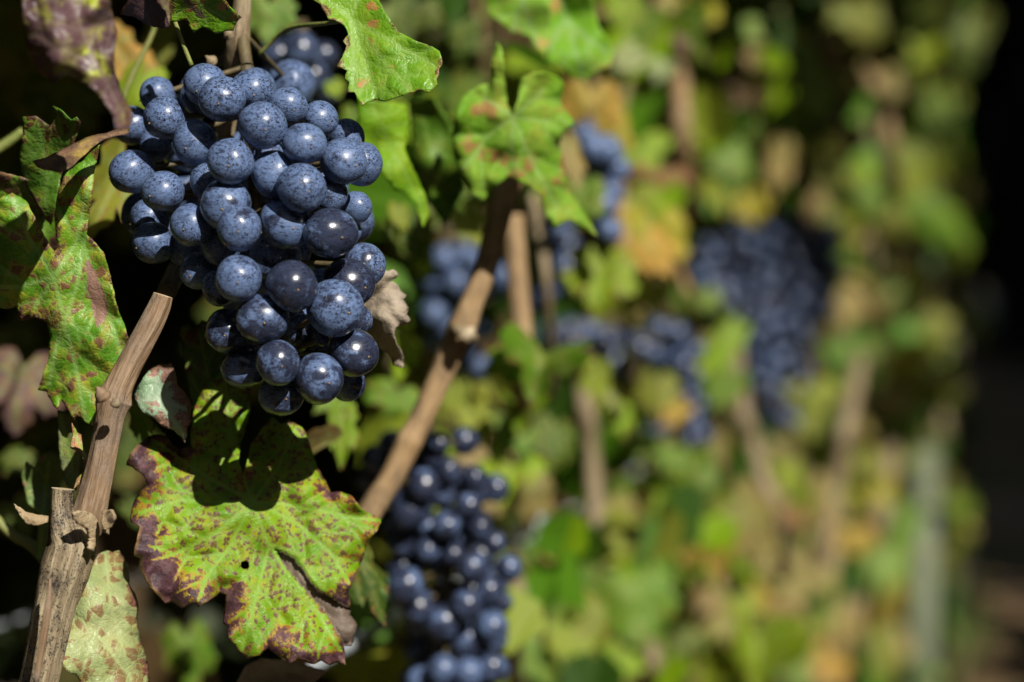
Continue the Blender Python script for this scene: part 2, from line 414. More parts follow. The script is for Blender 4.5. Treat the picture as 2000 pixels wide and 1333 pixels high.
# ------------------------------------------------------------------ tubes
def tube(parent, name, pts, mat, nseg=10, rough=.0, seed=0, cut=None, label=None, ridges=0, flat=1.0, sub=4, node_at=()):
    """pts: list of (world point, radius); a smooth tapered tube"""
    pp = [Vector(p) for p, _ in pts]; rr = [r for _, r in pts]
    path = []; rad = []
    n = len(pp)
    for i in range(n - 1):
        p0, p1, p2, p3 = pp[max(i - 1, 0)], pp[i], pp[i + 1], pp[min(i + 2, n - 1)]
        for j in range(sub):
            t = j / sub
            q = 0.5 * ((2 * p1) + (p2 - p0) * t + (2 * p0 - 5 * p1 + 4 * p2 - p3) * t * t + (3 * p1 - p0 - 3 * p2 + p3) * t ** 3)
            path.append(q); rad.append(rr[i] * (1 - t) + rr[i + 1] * t)
    path.append(pp[-1]); rad.append(rr[-1])
    base = path[0].copy()
    ref = Vector((.3, -.9, .2)).normalized()
    verts = []; uv = []; s = 0
    for i, q in enumerate(path):
        tg = (path[min(i + 1, len(path) - 1)] - path[max(i - 1, 0)]).normalized()
        u = (ref - tg * ref.dot(tg)).normalized(); vv = tg.cross(u)
        if i: s += (path[i] - path[i - 1]).length
        for k in range(nseg):
            a = 2 * math.pi * k / nseg
            h = 1 + rough * (noise.noise(Vector((math.cos(a) * 1.3 * 2, math.sin(a) * 2.6, s * 40 + seed))) + .6 * noise.noise(Vector((math.cos(a) * 6, math.sin(a) * 6, s * 60 + seed))))
            if ridges: h += rough * .5 * math.sin(a * ridges + 2 * noise.noise(Vector((s * 30, seed, 0))))
            r = rad[i] * h
            verts.append(q - base + u * math.cos(a) * r + vv * math.sin(a) * r * flat)
            uv.append((math.sin(a) * rad[i] * 100 + seed, s * 100, math.cos(a) * rad[i] * 100))
    faces = []
    for i in range(len(path) - 1):
        for k in range(nseg):
            k2 = (k + 1) % nseg
            faces.append((i * nseg + k, i * nseg + k2, (i + 1) * nseg + k2, (i + 1) * nseg + k))
    nl = len(path) - 1
    tg = (path[-1] - path[-2]).normalized()
    verts.append(path[-1] - base - tg * rad[-1] * (.25 if cut else -.15)); uv.append((0, s * 100, 0)); ci = len(verts) - 1
    side = len(faces)
    for k in range(nseg): faces.append((nl * nseg + k, nl * nseg + (k + 1) % nseg, ci))
    verts.append(Vector((0, 0, 0))); uv.append((0, 0, 0))
    for k in range(nseg): faces.append(((k + 1) % nseg, k, len(verts) - 1))
    me = mesh_from(name, verts, faces)
    attr(me, 'pos2', uv, 'FLOAT_VECTOR')
    me.materials.append(mat)
    if cut:
        me.materials.append(cut)
        for fi in range(side, side + nseg): me.polygons[fi].material_index = 1; me.polygons[fi].use_smooth = False
    o = link_mesh(name, me, None, parent, base)
    if label: o['label'] = label
    return o

def px_tube(parent, name, pts, mat, **kw):
    """pts: (px, py, depth, width in px)"""
    return tube(parent, name, [(P(x, y, d), wd * .5 * K * d) for x, y, d, wd in pts], mat, **kw)

# ------------------------------------------------------------------ setting: ground, wood behind the row
def row_x(y, inward=0.0):
    """the front face of the vine row; inward goes into the row, to the left"""
    return -0.249 + .245 * y - inward * 1.03

gm = N('vineyard_soil'); tc = gm.n('ShaderNodeTexCoord').outputs['Object']
ga = gm.noise(tc, .8, 6, .65); gb = gm.noise(tc, 14, 5, .7); gc = gm.noise(tc, 3, 4, .6)
gcol = gm.mix(gm.ramp(ga, .4, .6), (.15, .095, .045), (.21, .14, .075)); gcol = gm.mix(gm.ramp(gc, .5, .62), gcol, (.07, .085, .025)); gcol = gm.mul(gcol, gm.mix(gb, (.5, .5, .5), (1.4, 1.4, 1.4)))
M_SOIL = gm.done(gm.principled(gcol, .95, gm.bump(gm.math('ADD', gb, ga), .8, .03), .2).outputs[0])
gv = []; gf = []
ys = [-300, -60, -10] + [(-4 + .25 * i) for i in range(72)] + [20, 60, 300]; xs = [-300, -60, -12] + [-6 + .3 * i for i in range(50)] + [14, 60, 300]
for y in ys:
    for x in xs:
        inner = -6 <= x <= 8.8 and -4 <= y <= 13.8
        gv.append((x, y, (.03 * noise.noise(Vector((x * 1.3, y * 1.3, 3))) + .015 * noise.noise(Vector((x * 5, y * 5, 1)))) if inner else 0))
for j in range(len(ys) - 1):
    for i in range(len(xs) - 1):
        a = j * len(xs) + i; gf.append((a, a + 1, a + 1 + len(xs), a + len(xs)))
prop(link_mesh('ground', mesh_from('ground', gv, gf), M_SOIL), 'bare brown soil between the vine rows with thin weeds', 'ground', None, 'structure')

def leaf_cloud(pts, size, rg, shape=None):
    """joined leaf-like quads folded along the middle"""
    vs, fs = [], []
    for p, s in zip(pts, size):
        n = Vector((rg.gauss(.35, .7), rg.gauss(-.6, .6), rg.gauss(.3, .6))); t = Vector((rg.gauss(0, .5), rg.gauss(0, .5), -1))
        R = leaf_frame(n, t)
        b = len(vs)
        for q in ((0, -.5, 0), (.42, -.28, .1), (.5, .15, .12), (.22, .32, .03), (0, .55, -.08), (-.22, .32, .03), (-.5, .15, .12), (-.42, -.28, .1)):
            vs.append(p + R @ (Vector(q) * s))
        fs += [(b, b + 1, b + 2, b + 3, b + 4), (b, b + 4, b + 5, b + 6, b + 7)]
    return vs, fs

def cloud_material(name, c1, c2, c3):
    m = N(name); g = m.n('ShaderNodeNewGeometry')
    r = g.outputs['Random Per Island']
    col = m.mix(m.ramp(r, .1, .6), c1, c2); col = m.mix(m.ramp(r, .8, .86), col, c3)
    p = m.principled(col, .5, None, .4); tr = m.n('ShaderNodeBsdfTranslucent'); m.l(col, tr.inputs['Color'])
    mx = m.n('ShaderNodeMixShader'); mx.inputs[0].default_value = .25; m.l(p.outputs[0], mx.inputs[1]); m.l(tr.outputs[0], mx.inputs[2])
    return m.done(mx.outputs[0])
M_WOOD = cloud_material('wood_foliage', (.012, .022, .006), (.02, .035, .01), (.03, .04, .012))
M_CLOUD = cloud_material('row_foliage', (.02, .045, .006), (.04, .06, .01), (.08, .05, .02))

rg = random.Random(3)
def wood(trees):
    vs, fs = [], []
    for (x, y, h, r) in trees:
        pts = []; sz = []
        for _ in range(900):
            z = h * (rg.random() ** .8); rr = r * (1.0 - .55 * (z / h) ** 2) * math.sqrt(rg.random()); a = rg.uniform(0, 6.283)
            rr *= 1 + .35 * noise.noise(Vector((math.cos(a) * 2, math.sin(a) * 2, z * .8 + x)))
            pts.append(Vector((x + rr * math.cos(a), y + rr * math.sin(a), z + .1))); sz.append(rg.uniform(.35, .75))
        v, f = leaf_cloud(pts, sz, rg); b = len(vs); vs += v; fs += [tuple(i + b for i in q) for q in f]
        for k in range(8):
            a0, a1 = 2 * math.pi * k / 8, 2 * math.pi * (k + 1) / 8; b = len(vs)
            for a, z, q in ((a0, 0, .22), (a1, 0, .22), (a1, h * .9, .04), (a0, h * .9, .04)): vs.append(Vector((x + q * math.cos(a), y + q * math.sin(a), z)))
            fs.append((b, b + 1, b + 2, b + 3))
    return vs, fs
trees = [(-9 + i * 1.7 + rg.uniform(-.4, .4), 15.5 + rg.uniform(-.8, .8), rg.uniform(6.5, 8.5), 1.6) for i in range(13)]
trees += [(-9 + i * 2.2, 18.5 + rg.uniform(-.8, .8), rg.uniform(8, 10), 2.0) for i in range(11)]
trees += [(5.2 + rg.uniform(-.3, .5), 6.5 + i * 1.5, rg.uniform(8, 10), 1.5) for i in range(7)]  # unseen trees to the right, added to shade the wood behind
trees += [(5.4 + rg.uniform(-.3, .4), -.2 + i * 2.5, rg.uniform(7, 9), 1.15) for i in range(3)]  # more unseen trees, added to shade the alley ground
trees += [(7.4 + rg.uniform(-.3, .5), 5.5 + i * 1.8, rg.uniform(9, 11), 1.8) for i in range(6)]
trees += [(-12 + i * 2.1 + rg.uniform(-.4, .4), -13 + rg.uniform(-.8, .8), rg.uniform(6.0, 7.5), 1.9) for i in range(15)]  # unseen trees behind and left, added to block low sky light
trees += [(-9.5 + rg.uniform(-.4, .4), -11 + i * 2.1, rg.uniform(6.5, 9), 1.9) for i in range(13)]
wv, wf = wood(trees)
pts = []; sz = []                                  # unseen tree, added so its thin crown dapples the far part of the row
for _ in range(90):
    q = Vector((rg.gauss(0, 1), rg.gauss(0, 1), rg.gauss(0, 1))).normalized() * (rg.random() ** .4)
    pts.append(Vector((3.0, -1.15, 4.7)) + Vector((q.x * 1.35, q.y * 1.25, q.z * 1.35))); sz.append(rg.uniform(.16, .28))
v_, f_ = leaf_cloud(pts, sz, rg); b_ = len(wv); wv += v_; wf += [tuple(i + b_ for i in q) for q in f_]
for k in range(10):
    a0, a1 = 2 * math.pi * k / 10, 2 * math.pi * (k + 1) / 10; b_ = len(wv)
    for a, z, q in ((a0, -.02, .13), (a1, -.02, .13), (a1, 5.0, .03), (a0, 5.0, .03)): wv.append(Vector((3.0 + q * math.cos(a), -1.15 + q * math.sin(a), z)))
    wf.append((b_, b_ + 1, b_ + 2, b_ + 3))
prop(link_mesh('woodland', mesh_from('woodland', wv, wf, False), M_WOOD), 'dark shaded wood beyond the end of the vine row, plus unseen trees added for shade', 'woodland', None, 'stuff')

# the next vine row over to the right: shades the alley
pts = []; sz = []
for _ in range(7000):
    y = rg.uniform(-3, 12); z = .35 + 1.6 * rg.random() ** .9
    pts.append(Vector((1.66 + .245 * y + rg.uniform(-.22, .22), y, z + .1 * noise.noise(Vector((y * 2, 0, 0)))))); sz.append(rg.uniform(.1, .16))
v_, f_ = leaf_cloud(pts, sz, rg)
prop(link_mesh('neighbouring_vine_foliage', mesh_from('neighbouring_vine_foliage', v_, f_, False), M_CLOUD), 'leafy vines of the next row across the alley', 'vine row', None, 'stuff')

# ------------------------------------------------------------------ vines of the row
VINES = [('near grapevine with cut brown cane and purple spotted leaves beside the large ripe bunch', .70, .82),
         ('second grapevine with a long tan cane slanting across the hanging bunches', .82, 1.22),
         ('grapevine with bright lime and orange leaves in the middle of the row', 1.22, 1.75),
         ('grapevine carrying the big blurred blue bunch further along the row', 1.75, 2.5),
         ('farthest grapevine beside the pale posts at the dark end of the row', 2.5, 4.4)]
vines = []
for lab, a, b in VINES:
    y = min((a + b) / 2, 3.4)
    x = row_x(y, .16)
    vines.append(empty('grapevine', (x, y, 0), lab, 'grapevine', 'grapevines in the row'))
for i, (v, (lab, a, b)) in enumerate(zip(vines, VINES)):
    x, y, _ = v.location
    tube(v, 'trunk', [(Vector((x, y, -.02)), .028), (Vector((x + .01, y + .02, .15)), .022), (Vector((x - .015, y, .3)), .021), (Vector((x + .005, y - .01, .46)), .024), (Vector((x, y, .55)), .02)],
         M_DARKBARK, nseg=12, rough=.25, seed=i * 5, sub=5)
def vine_for(d):
    for v, (l, a, b) in zip(vines, VINES):
        if d < b: return v
    return vines[-1]
NEAR = vines[0]

# ------------------------------------------------------------------ the near leaves
M_A = leaf_material('spotted_leaf', g1=(.10, .225, .004), g2=(.17, .30, .005), yel=(.42, .33, .008), yel_amt=.38, vein=(.20, .36, .045), spot=(.07, .03, .026), spot_amt=.33, spot_scale=13,
                    edge=(.045, .024, .034), edge_w=.23, edge_irr=.62, halo=(.30, .07, .02), halo_w=.16, dead=(.14, .11, .085), trans=.15, speck=.3, spec=.4)
M_C = leaf_material('blotched_leaf', g1=(.07, .21, .006), g2=(.13, .28, .008), yel=(.42, .34, .03), yel_amt=.7, vein=(.24, .40, .10), spot=(.12, .055, .035), spot_amt=.3, spot_scale=5.5,
                    edge=(.06, .03, .04), edge_w=.02, edge_irr=.3, halo=(.3, .2, .03), halo_w=.1, dead=(.26, .16, .12), trans=.18, speck=.5)
M_DK = leaf_material('dark_spotted_leaf', g1=(.05, .13, .01), g2=(.10, .20, .015), yel_amt=.15, vein=(.12, .22, .04), spot=(.05, .018, .015), spot_amt=.32, spot_scale=3.2, edge=(.05, .03, .03), edge_w=.03, edge_irr=.3, trans=.15, speck=.3)
M_E = leaf_material('purple_leaf', g1=(.055, .024, .03), g2=(.11, .058, .065), yel=(.30, .32, .02), yel_amt=.6, vein=(.17, .12, .1), spot=(.22, .27, .02), spot_amt=.06, spot_scale=1.6, edge=(.05, .025, .03), edge_w=.06, edge_irr=.3, trans=.1, rough=.45, spec=.45)
M_G = leaf_material('dark_purple_leaf', g1=(.03, .014, .018), g2=(.07, .035, .04), yel=(.09, .04, .03), yel_amt=.4, vein=(.08, .05, .05), spot_amt=0, trans=.05, rough=.4)
M_I = leaf_material('green_leaf', g1=(.11, .28, .006), g2=(.18, .36, .012), yel=(.33, .38, .02), yel_amt=.25, vein=(.26, .42, .08), spot=(.30, .15, .055), spot_amt=.07, spot_scale=4.5, edge=(.08, .05, .03), edge_w=-.12 + .13, edge_irr=.16, halo=(.3, .3, .03), halo_w=.04, trans=.32)
M_B = leaf_material('mildewed_leaf', g1=(.19, .29, .16), g2=(.25, .35, .23), yel=(.2, .3, .1), yel_amt=.3, vein=(.34, .42, .30), spot=(.17, .12, .1), spot_amt=.06, spot_scale=4, edge=(.15, .11, .10), edge_w=.10, edge_irr=.7, trans=.12, speck=.3)
M_K = leaf_material('pale_leaf', g1=(.26, .31, .12), g2=(.33, .36, .16), yel=(.38, .36, .12), yel_amt=.4, vein=(.36, .42, .18), spot=(.15, .095, .045), spot_amt=.42, spot_scale=5, edge=(.12, .06, .06), edge_w=.03, edge_irr=.35, halo=(.3, .2, .08), halo_w=.06, trans=.2)
M_L = leaf_material('dry_leaf', g1=(.28, .23, .17), g2=(.36, .30, .23), yel=(.22, .17, .12), yel_amt=.5, vein=(.34, .28, .2), spot_amt=0, trans=.1, rough=.7, spec=.2)
M_M = leaf_material('browning_leaf', g1=(.13, .29, .012), g2=(.21, .37, .035), yel=(.33, .30, .04), yel_amt=.5, vein=(.28, .42, .12), spot=(.22, .13, .05), spot_amt=.09, spot_scale=2.4, trans=.32, spec=.15, rough=.55)

A_OUT = [(288,856),(312,850),(328,854),(336,868),(350,880),(362,872),(376,880),(372,850),(380,800),(402,748),(440,722),(478,752),(488,800),(470,866),(466,900),(474,932),(481,905),(490,868),(508,842),
         (530,815),(548,830),(566,822),(590,836),(602,860),(610,890),(620,916),(638,948),(646,964),(666,962),(690,972),(704,992),(726,1006),(744,1016),(738,1036),(718,1056),(708,1088),(696,1120),
         (680,1152),(684,1184),(682,1202),(697,1222),(690,1240),(686,1262),(670,1262),(676,1300),(658,1292),(642,1299),(628,1290),(614,1297),(600,1294),(582,1285),(568,1297),(556,1284),(546,1282),
         (524,1266),(506,1280),(486,1286),(466,1272),(460,1258),(448,1248),(446,1224),(436,1218),(440,1184),(444,1162),(430,1158),(410,1172),(388,1187),(382,1176),(356,1187),(338,1176),(322,1179),
         (302,1156),(288,1140),(274,1108),(276,1090),(262,1084),(264,1064),(272,1030),(256,1020),(258,996),(268,972),(290,946),(278,928),(260,912),(248,908),(254,888),(266,872)]
A_V = [[(493,982),(510,1024),(526,1064),(570,1136),(614,1188),(664,1272)], [(493,982),(560,986),(640,1002),(732,1018)], [(493,982),(540,1004),(590,1030),(648,1084),(680,1140)],
       [(526,1064),(562,1074),(592,1106),(632,1152)], [(493,982),(545,910),(574,840)], [(493,982),(430,984),(350,978),(272,1004)], [(493,982),(420,1042),(332,1086),(276,1100)],
       [(493,982),(440,1080),(402,1130),(386,1180)], [(493,982),(400,930),(300,862)], [(526,1064),(510,1124),(492,1200),(474,1268)], [(493,982),(450,860),(440,740)]]
leafA = hero_leaf(NEAR, 'large leaf with lime centre, dark speckles and purple margin in front below the big bunch', A_OUT, A_V, M_A, .735, gx=.035, gy=-.045, step=4.6, bulge=.0016, wave=.0045, curl=.006,
          dead=[(536,1070),(575,1088),(620,1150),(682,1185),(699,1224),(690,1262),(670,1262),(640,1205),(592,1150),(555,1108)], hole=(478,1105,9), seed=2, deadpush=.004, vw=3.3,
          edge_fn=lambda x, y: .22 * np.clip((x - 560) / 60, 0, 1) * np.clip((1180 - y) / 60, 0, 1) + .4 * np.clip((880 - y) / 30, 0, 1) * np.clip((x - 340) / 30, 0, 1) + .4 * np.clip((x - 380) / 60, 0, 1) * np.clip((960 - y) / 40, 0, 1))
C_OUT = [(195,282),(191,305),(184,340),(180,385),(173,430),(169,457),(184,472),(202,492),(214,535),(231,607),(245,640),(253,668),(248,701),(221,738),(205,760),(193,785),(181,832),(168,826),(150,810),(146,822),(120,780),
         (112,800),(100,781),(92,765),(74,761),(84,730),(97,694),(98,660),(94,628),(67,620),(40,628),(33,597),(13,602),(-30,598),(-30,400),(0,388),(23,378),(51,394),(74,436),(97,480),(108,492),(115,480),(110,450),(107,422),(114,374),(128,342),(160,317)]
C_V = [[(108,540),(150,470),(185,320)], [(108,540),(60,470),(25,390)], [(108,540),(40,560),(-20,560)], [(108,540),(125,620),(150,720),(168,820)], [(160,470),(185,540),(215,620),(235,690)], [(168,462),(150,560),(120,640),(95,750)], [(108,540),(70,600)]]
hero_leaf(NEAR, 'upright green leaf with brown and purple blotches left of the cut cane', C_OUT, C_V, M_C, .722, gx=-.03, gy=.03, seed=3, bulge=.0010, wave=.004, curl=.003, vw=4.5,
          dead=[(168,505),(182,520),(200,560),(215,600),(208,625),(190,640),(178,600),(170,560)], step=4.6)
D_OUT = [(46,228),(70,226),(84,236),(98,246),(112,228),(104,207),(116,212),(128,222),(140,234),(150,228),(158,238),(152,262),(142,290),(130,320),(118,350),(112,400),(100,440),(84,420),(62,380),(48,350),(38,310),(45,262)]
hero_leaf(NEAR, 'dark green leaf with rusty spots and bright torn tips at upper left', D_OUT, [[(90,420),(92,330),(75,240)], [(92,360),(125,270),(110,212)], [(92,360),(60,290)], [(110,320),(150,240)]], M_DK, .728, gx=-.1, gy=.08, seed=4, wave=.006)
hero_leaf(NEAR, None, [(55,350),(100,345),(125,420),(112,500),(95,505),(70,450),(30,420),(-20,400),(-20,330)], [[(100,500),(70,410),(30,350)], [(80,440),(110,370)]], M_DK, .745, gx=.05, gy=.12, seed=24, wave=.006)
E_OUT = [(43,-30),(46,50),(52,80),(59,109),(76,139),(92,150),(106,166),(116,152),(129,145),(155,158),(170,166),(185,178),(200,196),(211,212),(222,228),(226,254),(251,252),(257,226),(248,206),(238,185),(230,165),(224,145),(221,109),(226,88),(229,62),(222,40),(216,20),(212,-30)]
E_V = [[(225,200),(190,130),(150,40),(130,-30)], [(190,130),(120,100),(60,60)], [(160,60),(215,40)], [(225,240),(200,185),(150,150)]]
hero_leaf(NEAR, 'curled purple leaf with yellow green streaks hanging at the top left', E_OUT, E_V, M_E, .635, gx=.04, gy=-.04, seed=5, wave=.008, curl=.008, bulge=.0015, quad=(.006, -.003, 0), step=5)
F_OUT = [(251,252),(228,254),(200,263),(176,268),(158,276),(138,286),(114,298),(90,310),(64,317),(74,328),(95,334),(118,337),(142,326),(160,308),(178,291),(205,273),(232,266),(252,262)]
hero_leaf(NEAR, 'dry curled leaf strip with pale tip under the purple leaf', F_OUT, [[(250,257),(190,272),(130,305),(70,322)]], leaf_material('curled_dry_leaf', g1=(.07, .04, .03), g2=(.16, .08, .05), yel=(.36, .26, .05), yel_amt=.8, vein=(.2, .12, .06), spot_amt=0, trans=.05), .695, gx=.02, gy=-.2, seed=6, wave=.004, quad=(.004, 0, 0))
hero_leaf(NEAR, 'dark purple leaf tip between the two green leaves at the top edge', [(262,-30),(250,0),(234,27),(262,32),(284,47),(300,53),(331,56),(330,30),(318,12),(300,-10),(285,-30)], [[(280,-25),(300,20),(325,50)], [(285,0),(250,22)]], M_G, .69, gx=.1, gy=.1, seed=7, wave=.004)
hero_leaf(NEAR, None, [(290,-30),(305,5),(322,22),(331,52),(333,20),(326,-30)], [[(310,-20),(328,45)]], M_E, .688, gx=.2, seed=27)
hero_leaf(NEAR, 'fresh green leaf with jagged edge at the top above the bunch', [(327,-30),(331,20),(333,43),(348,42),(363,38),(370,52),(379,64),(388,58),(396,52),(408,58),(422,66),(440,61),(456,60),(462,45),(472,34),(462,24),(448,12),(436,-6),(425,-30)],
          [[(375,-30),(392,10),(405,45)], [(392,10),(440,35)], [(385,-5),(345,30)]], M_I, .705, gx=-.03, gy=.1, seed=8, dead=[(352,-20),(372,0),(395,22),(400,35),(385,28),(362,5)])
px_tube(NEAR, 'leaf_stalk', [(340,38,.715,9), (355,80,.715,9), (374,128,.715,10)], M_STEM, nseg=8)
I_OUT = [(600,-40),(611,0),(626,9),(634,24),(641,39),(652,40),(662,45),(671,50),(676,58),(680,68),(669,81),(676,90),(673,100),(665,118),(658,131),(667,134),(678,139),(673,154),(682,161),(679,182),(692,181),(698,195),(707,208),(718,200),(735,195),(750,199),(765,195),(780,190),(795,184),(808,182),(821,176),(828,178),(836,182),(845,175),(855,165),(853,155),(858,146),(858,136),(864,127),(863,113),(859,101),(846,92),(832,86),(818,82),(802,75),(780,64),(772,52),(765,44),(756,30),(750,19),(742,5),(730,-40)]
hero_leaf(NEAR, 'bright green toothed leaf with small orange spots right of the bunch top', I_OUT, [[(686,38),(715,110),(735,185)], [(686,38),(770,85),(850,130)], [(686,38),(745,115),(800,175)], [(686,38),(690,110),(688,170)], [(686,38),(700,0),(720,-35)], [(686,38),(640,0)]], M_I, .717, gx=.03, gy=-.06, seed=9, wave=.003, step=4.6, bulge=.0010, vw=4.5, fold=((686,38,735,190), -.008))
px_tube(NEAR, 'leaf_stalk', [(686,38,.722,8), (640,46,.735,8), (580,52,.75,9), (545,68,.76,9), (505,108,.765,9)], M_STEM, nseg=8)
B_OUT = [(314,711),(325,712),(335,709),(343,727),(345,750),(356,762),(365,777),(373,790),(371,806),(374,823),(365,836),(366,850),(362,866),(355,852),(342,841),(315,831),(296,813),(279,806),(266,786),(263,770),(276,747),(287,730)]
hero_leaf(NEAR, 'small pale grey green leaf with brown rim right of the cut cane', B_OUT, [[(270,785),(310,780),(360,800)], [(300,782),(335,745)], [(310,782),(345,830),(360,850)], [(290,782),(318,725)]], M_B, .727, gx=.03, gy=-.04, seed=10, wave=.004, curl=.004)
K_OUT = [(208,1076),(220,1080),(231,1076),(240,1090),(248,1103),(251,1143),(262,1160),(268,1183),(266,1210),(270,1244),(280,1275),(288,1304),(292,1360),(180,1360),(147,1318),(128,1308),(110,1292),(113,1268),(117,1244),(128,1205),(137,1170),(150,1150),(161,1130),(178,1105),(191,1083)]
hero_leaf(NEAR, 'pale yellow green leaf with brown stains beneath the old stub', K_OUT, [[(205,1085),(215,1180),(255,1330)], [(150,1200),(205,1260),(250,1320)], [(212,1150),(170,1190),(125,1230)], [(215,1180),(180,1250),(160,1310)], [(212,1140),(245,1160)]], M_K, .722, gx=.08, gy=-.05, seed=11, wave=.005, curl=.005, fold=((225,1080,268,1330), .02))
L_OUT = [(744,529),(758,530),(768,526),(778,536),(772,543),(762,548),(775,556),(782,570),(795,579),(785,586),(792,594),(797,604),(792,614),(802,627),(790,634),(781,635),(772,640),(770,655),(775,671),(783,682),(788,695),(786,706),(789,721),(778,716),(768,713),(766,700),(760,690),(748,684),(741,678),(735,662),(715,648),(690,620),(690,590),(728,555)]
hero_leaf(NEAR, 'dry crinkled grey brown leaf showing behind the right side of the bunch', L_OUT, [[(700,610),(740,600),(795,605)], [(710,600),(760,560),(775,535)], [(715,620),(755,650),(780,700)]], M_L, .742, gx=.02, gy=.02, seed=12, wave=.009, curl=.008, bulge=.003)
hero_leaf(NEAR, 'narrow yellow and brown curled leaf hanging beside the cut cane', [(140,826),(150,845),(160,850),(164,880),(176,890),(191,918),(178,932),(165,940),(150,950),(142,958),(150,935),(166,922),(163,905),(156,884),(137,876),(142,850)], [[(145,835),(152,865),(180,918)]],
          leaf_material('yellow_brown_leaf', g1=(.16, .28, .02), g2=(.3, .3, .04), yel=(.4, .28, .08), yel_amt=.7, spot=(.2, .06, .03), spot_amt=.3, spot_scale=3, edge=(.25, .16, .08), edge_w=.02), .712, gx=.1, gy=-.05, seed=13, wave=.005)
hero_leaf(NEAR, None, [(112,800),(150,812),(158,880),(150,960),(130,950),(118,900)], [[(120,810),(140,900),(145,950)]], leaf_material('grey_green_leaf', g1=(.10, .13, .05), g2=(.15, .17, .08), spot_amt=.1, spot_scale=3, spot=(.14, .09, .06)), .735, seed=14)
hero_leaf(NEAR, None, [(42,930),(52,900),(66,912),(80,890),(100,880),(122,905),(118,960),(105,1010),(80,1100),(72,1095),(75,1000),(55,985)], [[(78,1090),(85,1000),(95,900)]], leaf_material('shaded_green_leaf', g1=(.09, .15, .03), g2=(.13, .19, .06), spot_amt=.05, spot=(.14, .09, .06)), .76, seed=15, wave=.006)
hero_leaf(NEAR, 'dry brown leaf scrap below the large spotted leaf', [(455,1345),(480,1300),(510,1285),(560,1290),(600,1300),(640,1310),(600,1345)], [[(500,1340),(560,1300)]], M_L, .76, seed=16, wave=.006)
# dark leaf in the shade of the bunch, left of the sinus
hero_leaf(NEAR, 'dark green leaf in the shadow under the bunch', [(352,640),(366,632),(380,645),(395,625),(430,640),(470,690),(490,760),(480,830),(468,860),(440,885),(400,890),(372,868),(378,800),(362,720)], [[(420,890),(415,780),(390,650)], [(416,800),(470,730)], [(416,820),(375,740)]],
          leaf_material('mid_green_leaf', g1=(.06, .13, .01), g2=(.1, .17, .015), spot=(.1, .05, .03), spot_amt=.12, spot_scale=4), .755, gx=.0, gy=-.03, seed=17, wave=.004)
# leaves a little behind the plane of focus
V2 = vines[1]
M_OUT = [(1000,226),(1012,190),(1018,152),(1040,143),(1062,140),(1085,150),(1102,166),(1094,200),(1108,222),(1122,242),(1098,258),(1092,280),(1102,322),(1110,370),(1130,400),(1150,430),(1168,464),(1135,445),(1110,432),(1085,446),(1066,424),(1058,384),(1030,362),(1006,352),(990,345),
         (968,364),(944,392),(915,374),(902,345),(890,312),(884,262),(894,205),(915,180),(940,166),(958,165),(960,120),(972,84),(982,100),(984,150),(990,205)]
hero_leaf(V2, 'pale green leaf with orange brown patches and curled edges right of the toothed leaf', M_OUT, [[(1000,228),(1040,320),(1090,410)], [(1000,228),(1060,175)], [(1000,228),(950,270),(905,330)], [(1000,228),(1000,330)], [(1000,228),(945,190)], [(1000,228),(1070,240)]], M_M, .822, gx=.02, gy=.03, seed=18, wave=.007, curl=.005, step=5, bulge=.002, fold=((1000,220,1010,360), .012))
M_N = leaf_material('light_green_leaf', g1=(.15, .34, .015), g2=(.22, .40, .04), yel=(.3, .33, .06), yel_amt=.3, vein=(.25, .38, .14), spot=(.33, .2, .07), spot_amt=.03, spot_scale=1.5, trans=.32, spec=.15, rough=.55)
hero_leaf(V2, None, [(945,-40),(950,5),(956,32),(975,42),(986,52),(1000,66),(1018,68),(1034,72),(1045,95),(1062,110),(1075,80),(1075,20),(1060,-40)], [[(1030,-30),(1000,60)], [(1020,-10),(1050,90)]], M_N, .88, gx=.03, seed=19, wave=.008, step=6)
hero_leaf(V2, None, [(1062,-40),(1058,40),(1070,80),(1066,120),(1090,130),(1120,152),(1145,158),(1165,140),(1190,132),(1200,104),(1182,70),(1168,50),(1152,-40)], [[(1090,-30),(1110,60),(1140,150)], [(1105,40),(1185,105)], [(1105,40),(1070,100)]], M_N, .90, gx=.05, seed=20, wave=.008, step=6)
hero_leaf(V2, 'lit green leaf half in shade just right of the bunch', [(700,190),(740,200),(790,205),(800,240),(790,290),(805,330),(830,380),(838,420),(826,445),(812,400),(790,375),(770,372),(745,335),(730,320),(700,290)], [[(720,190),(760,280),(825,410)], [(745,250),(795,240)]], leaf_material('lime_leaf', g1=(.13, .32, .006), g2=(.21, .40, .012), yel=(.36, .38, .02), yel_amt=.3, vein=(.26, .44, .06), spot_amt=0, trans=.4, spec=.3), .80, gx=.05, seed=21, wave=.008, step=6)
hero_leaf(V2, None, [(800,200),(850,190),(890,260),(905,370),(870,440),(840,400),(810,330)], [[(820,200),(870,420)]], leaf_material('deep_green_leaf', g1=(.06, .15, .008), g2=(.09, .2, .01), spot_amt=0), .86, gx=-.2, seed=22, wave=.01, step=7)

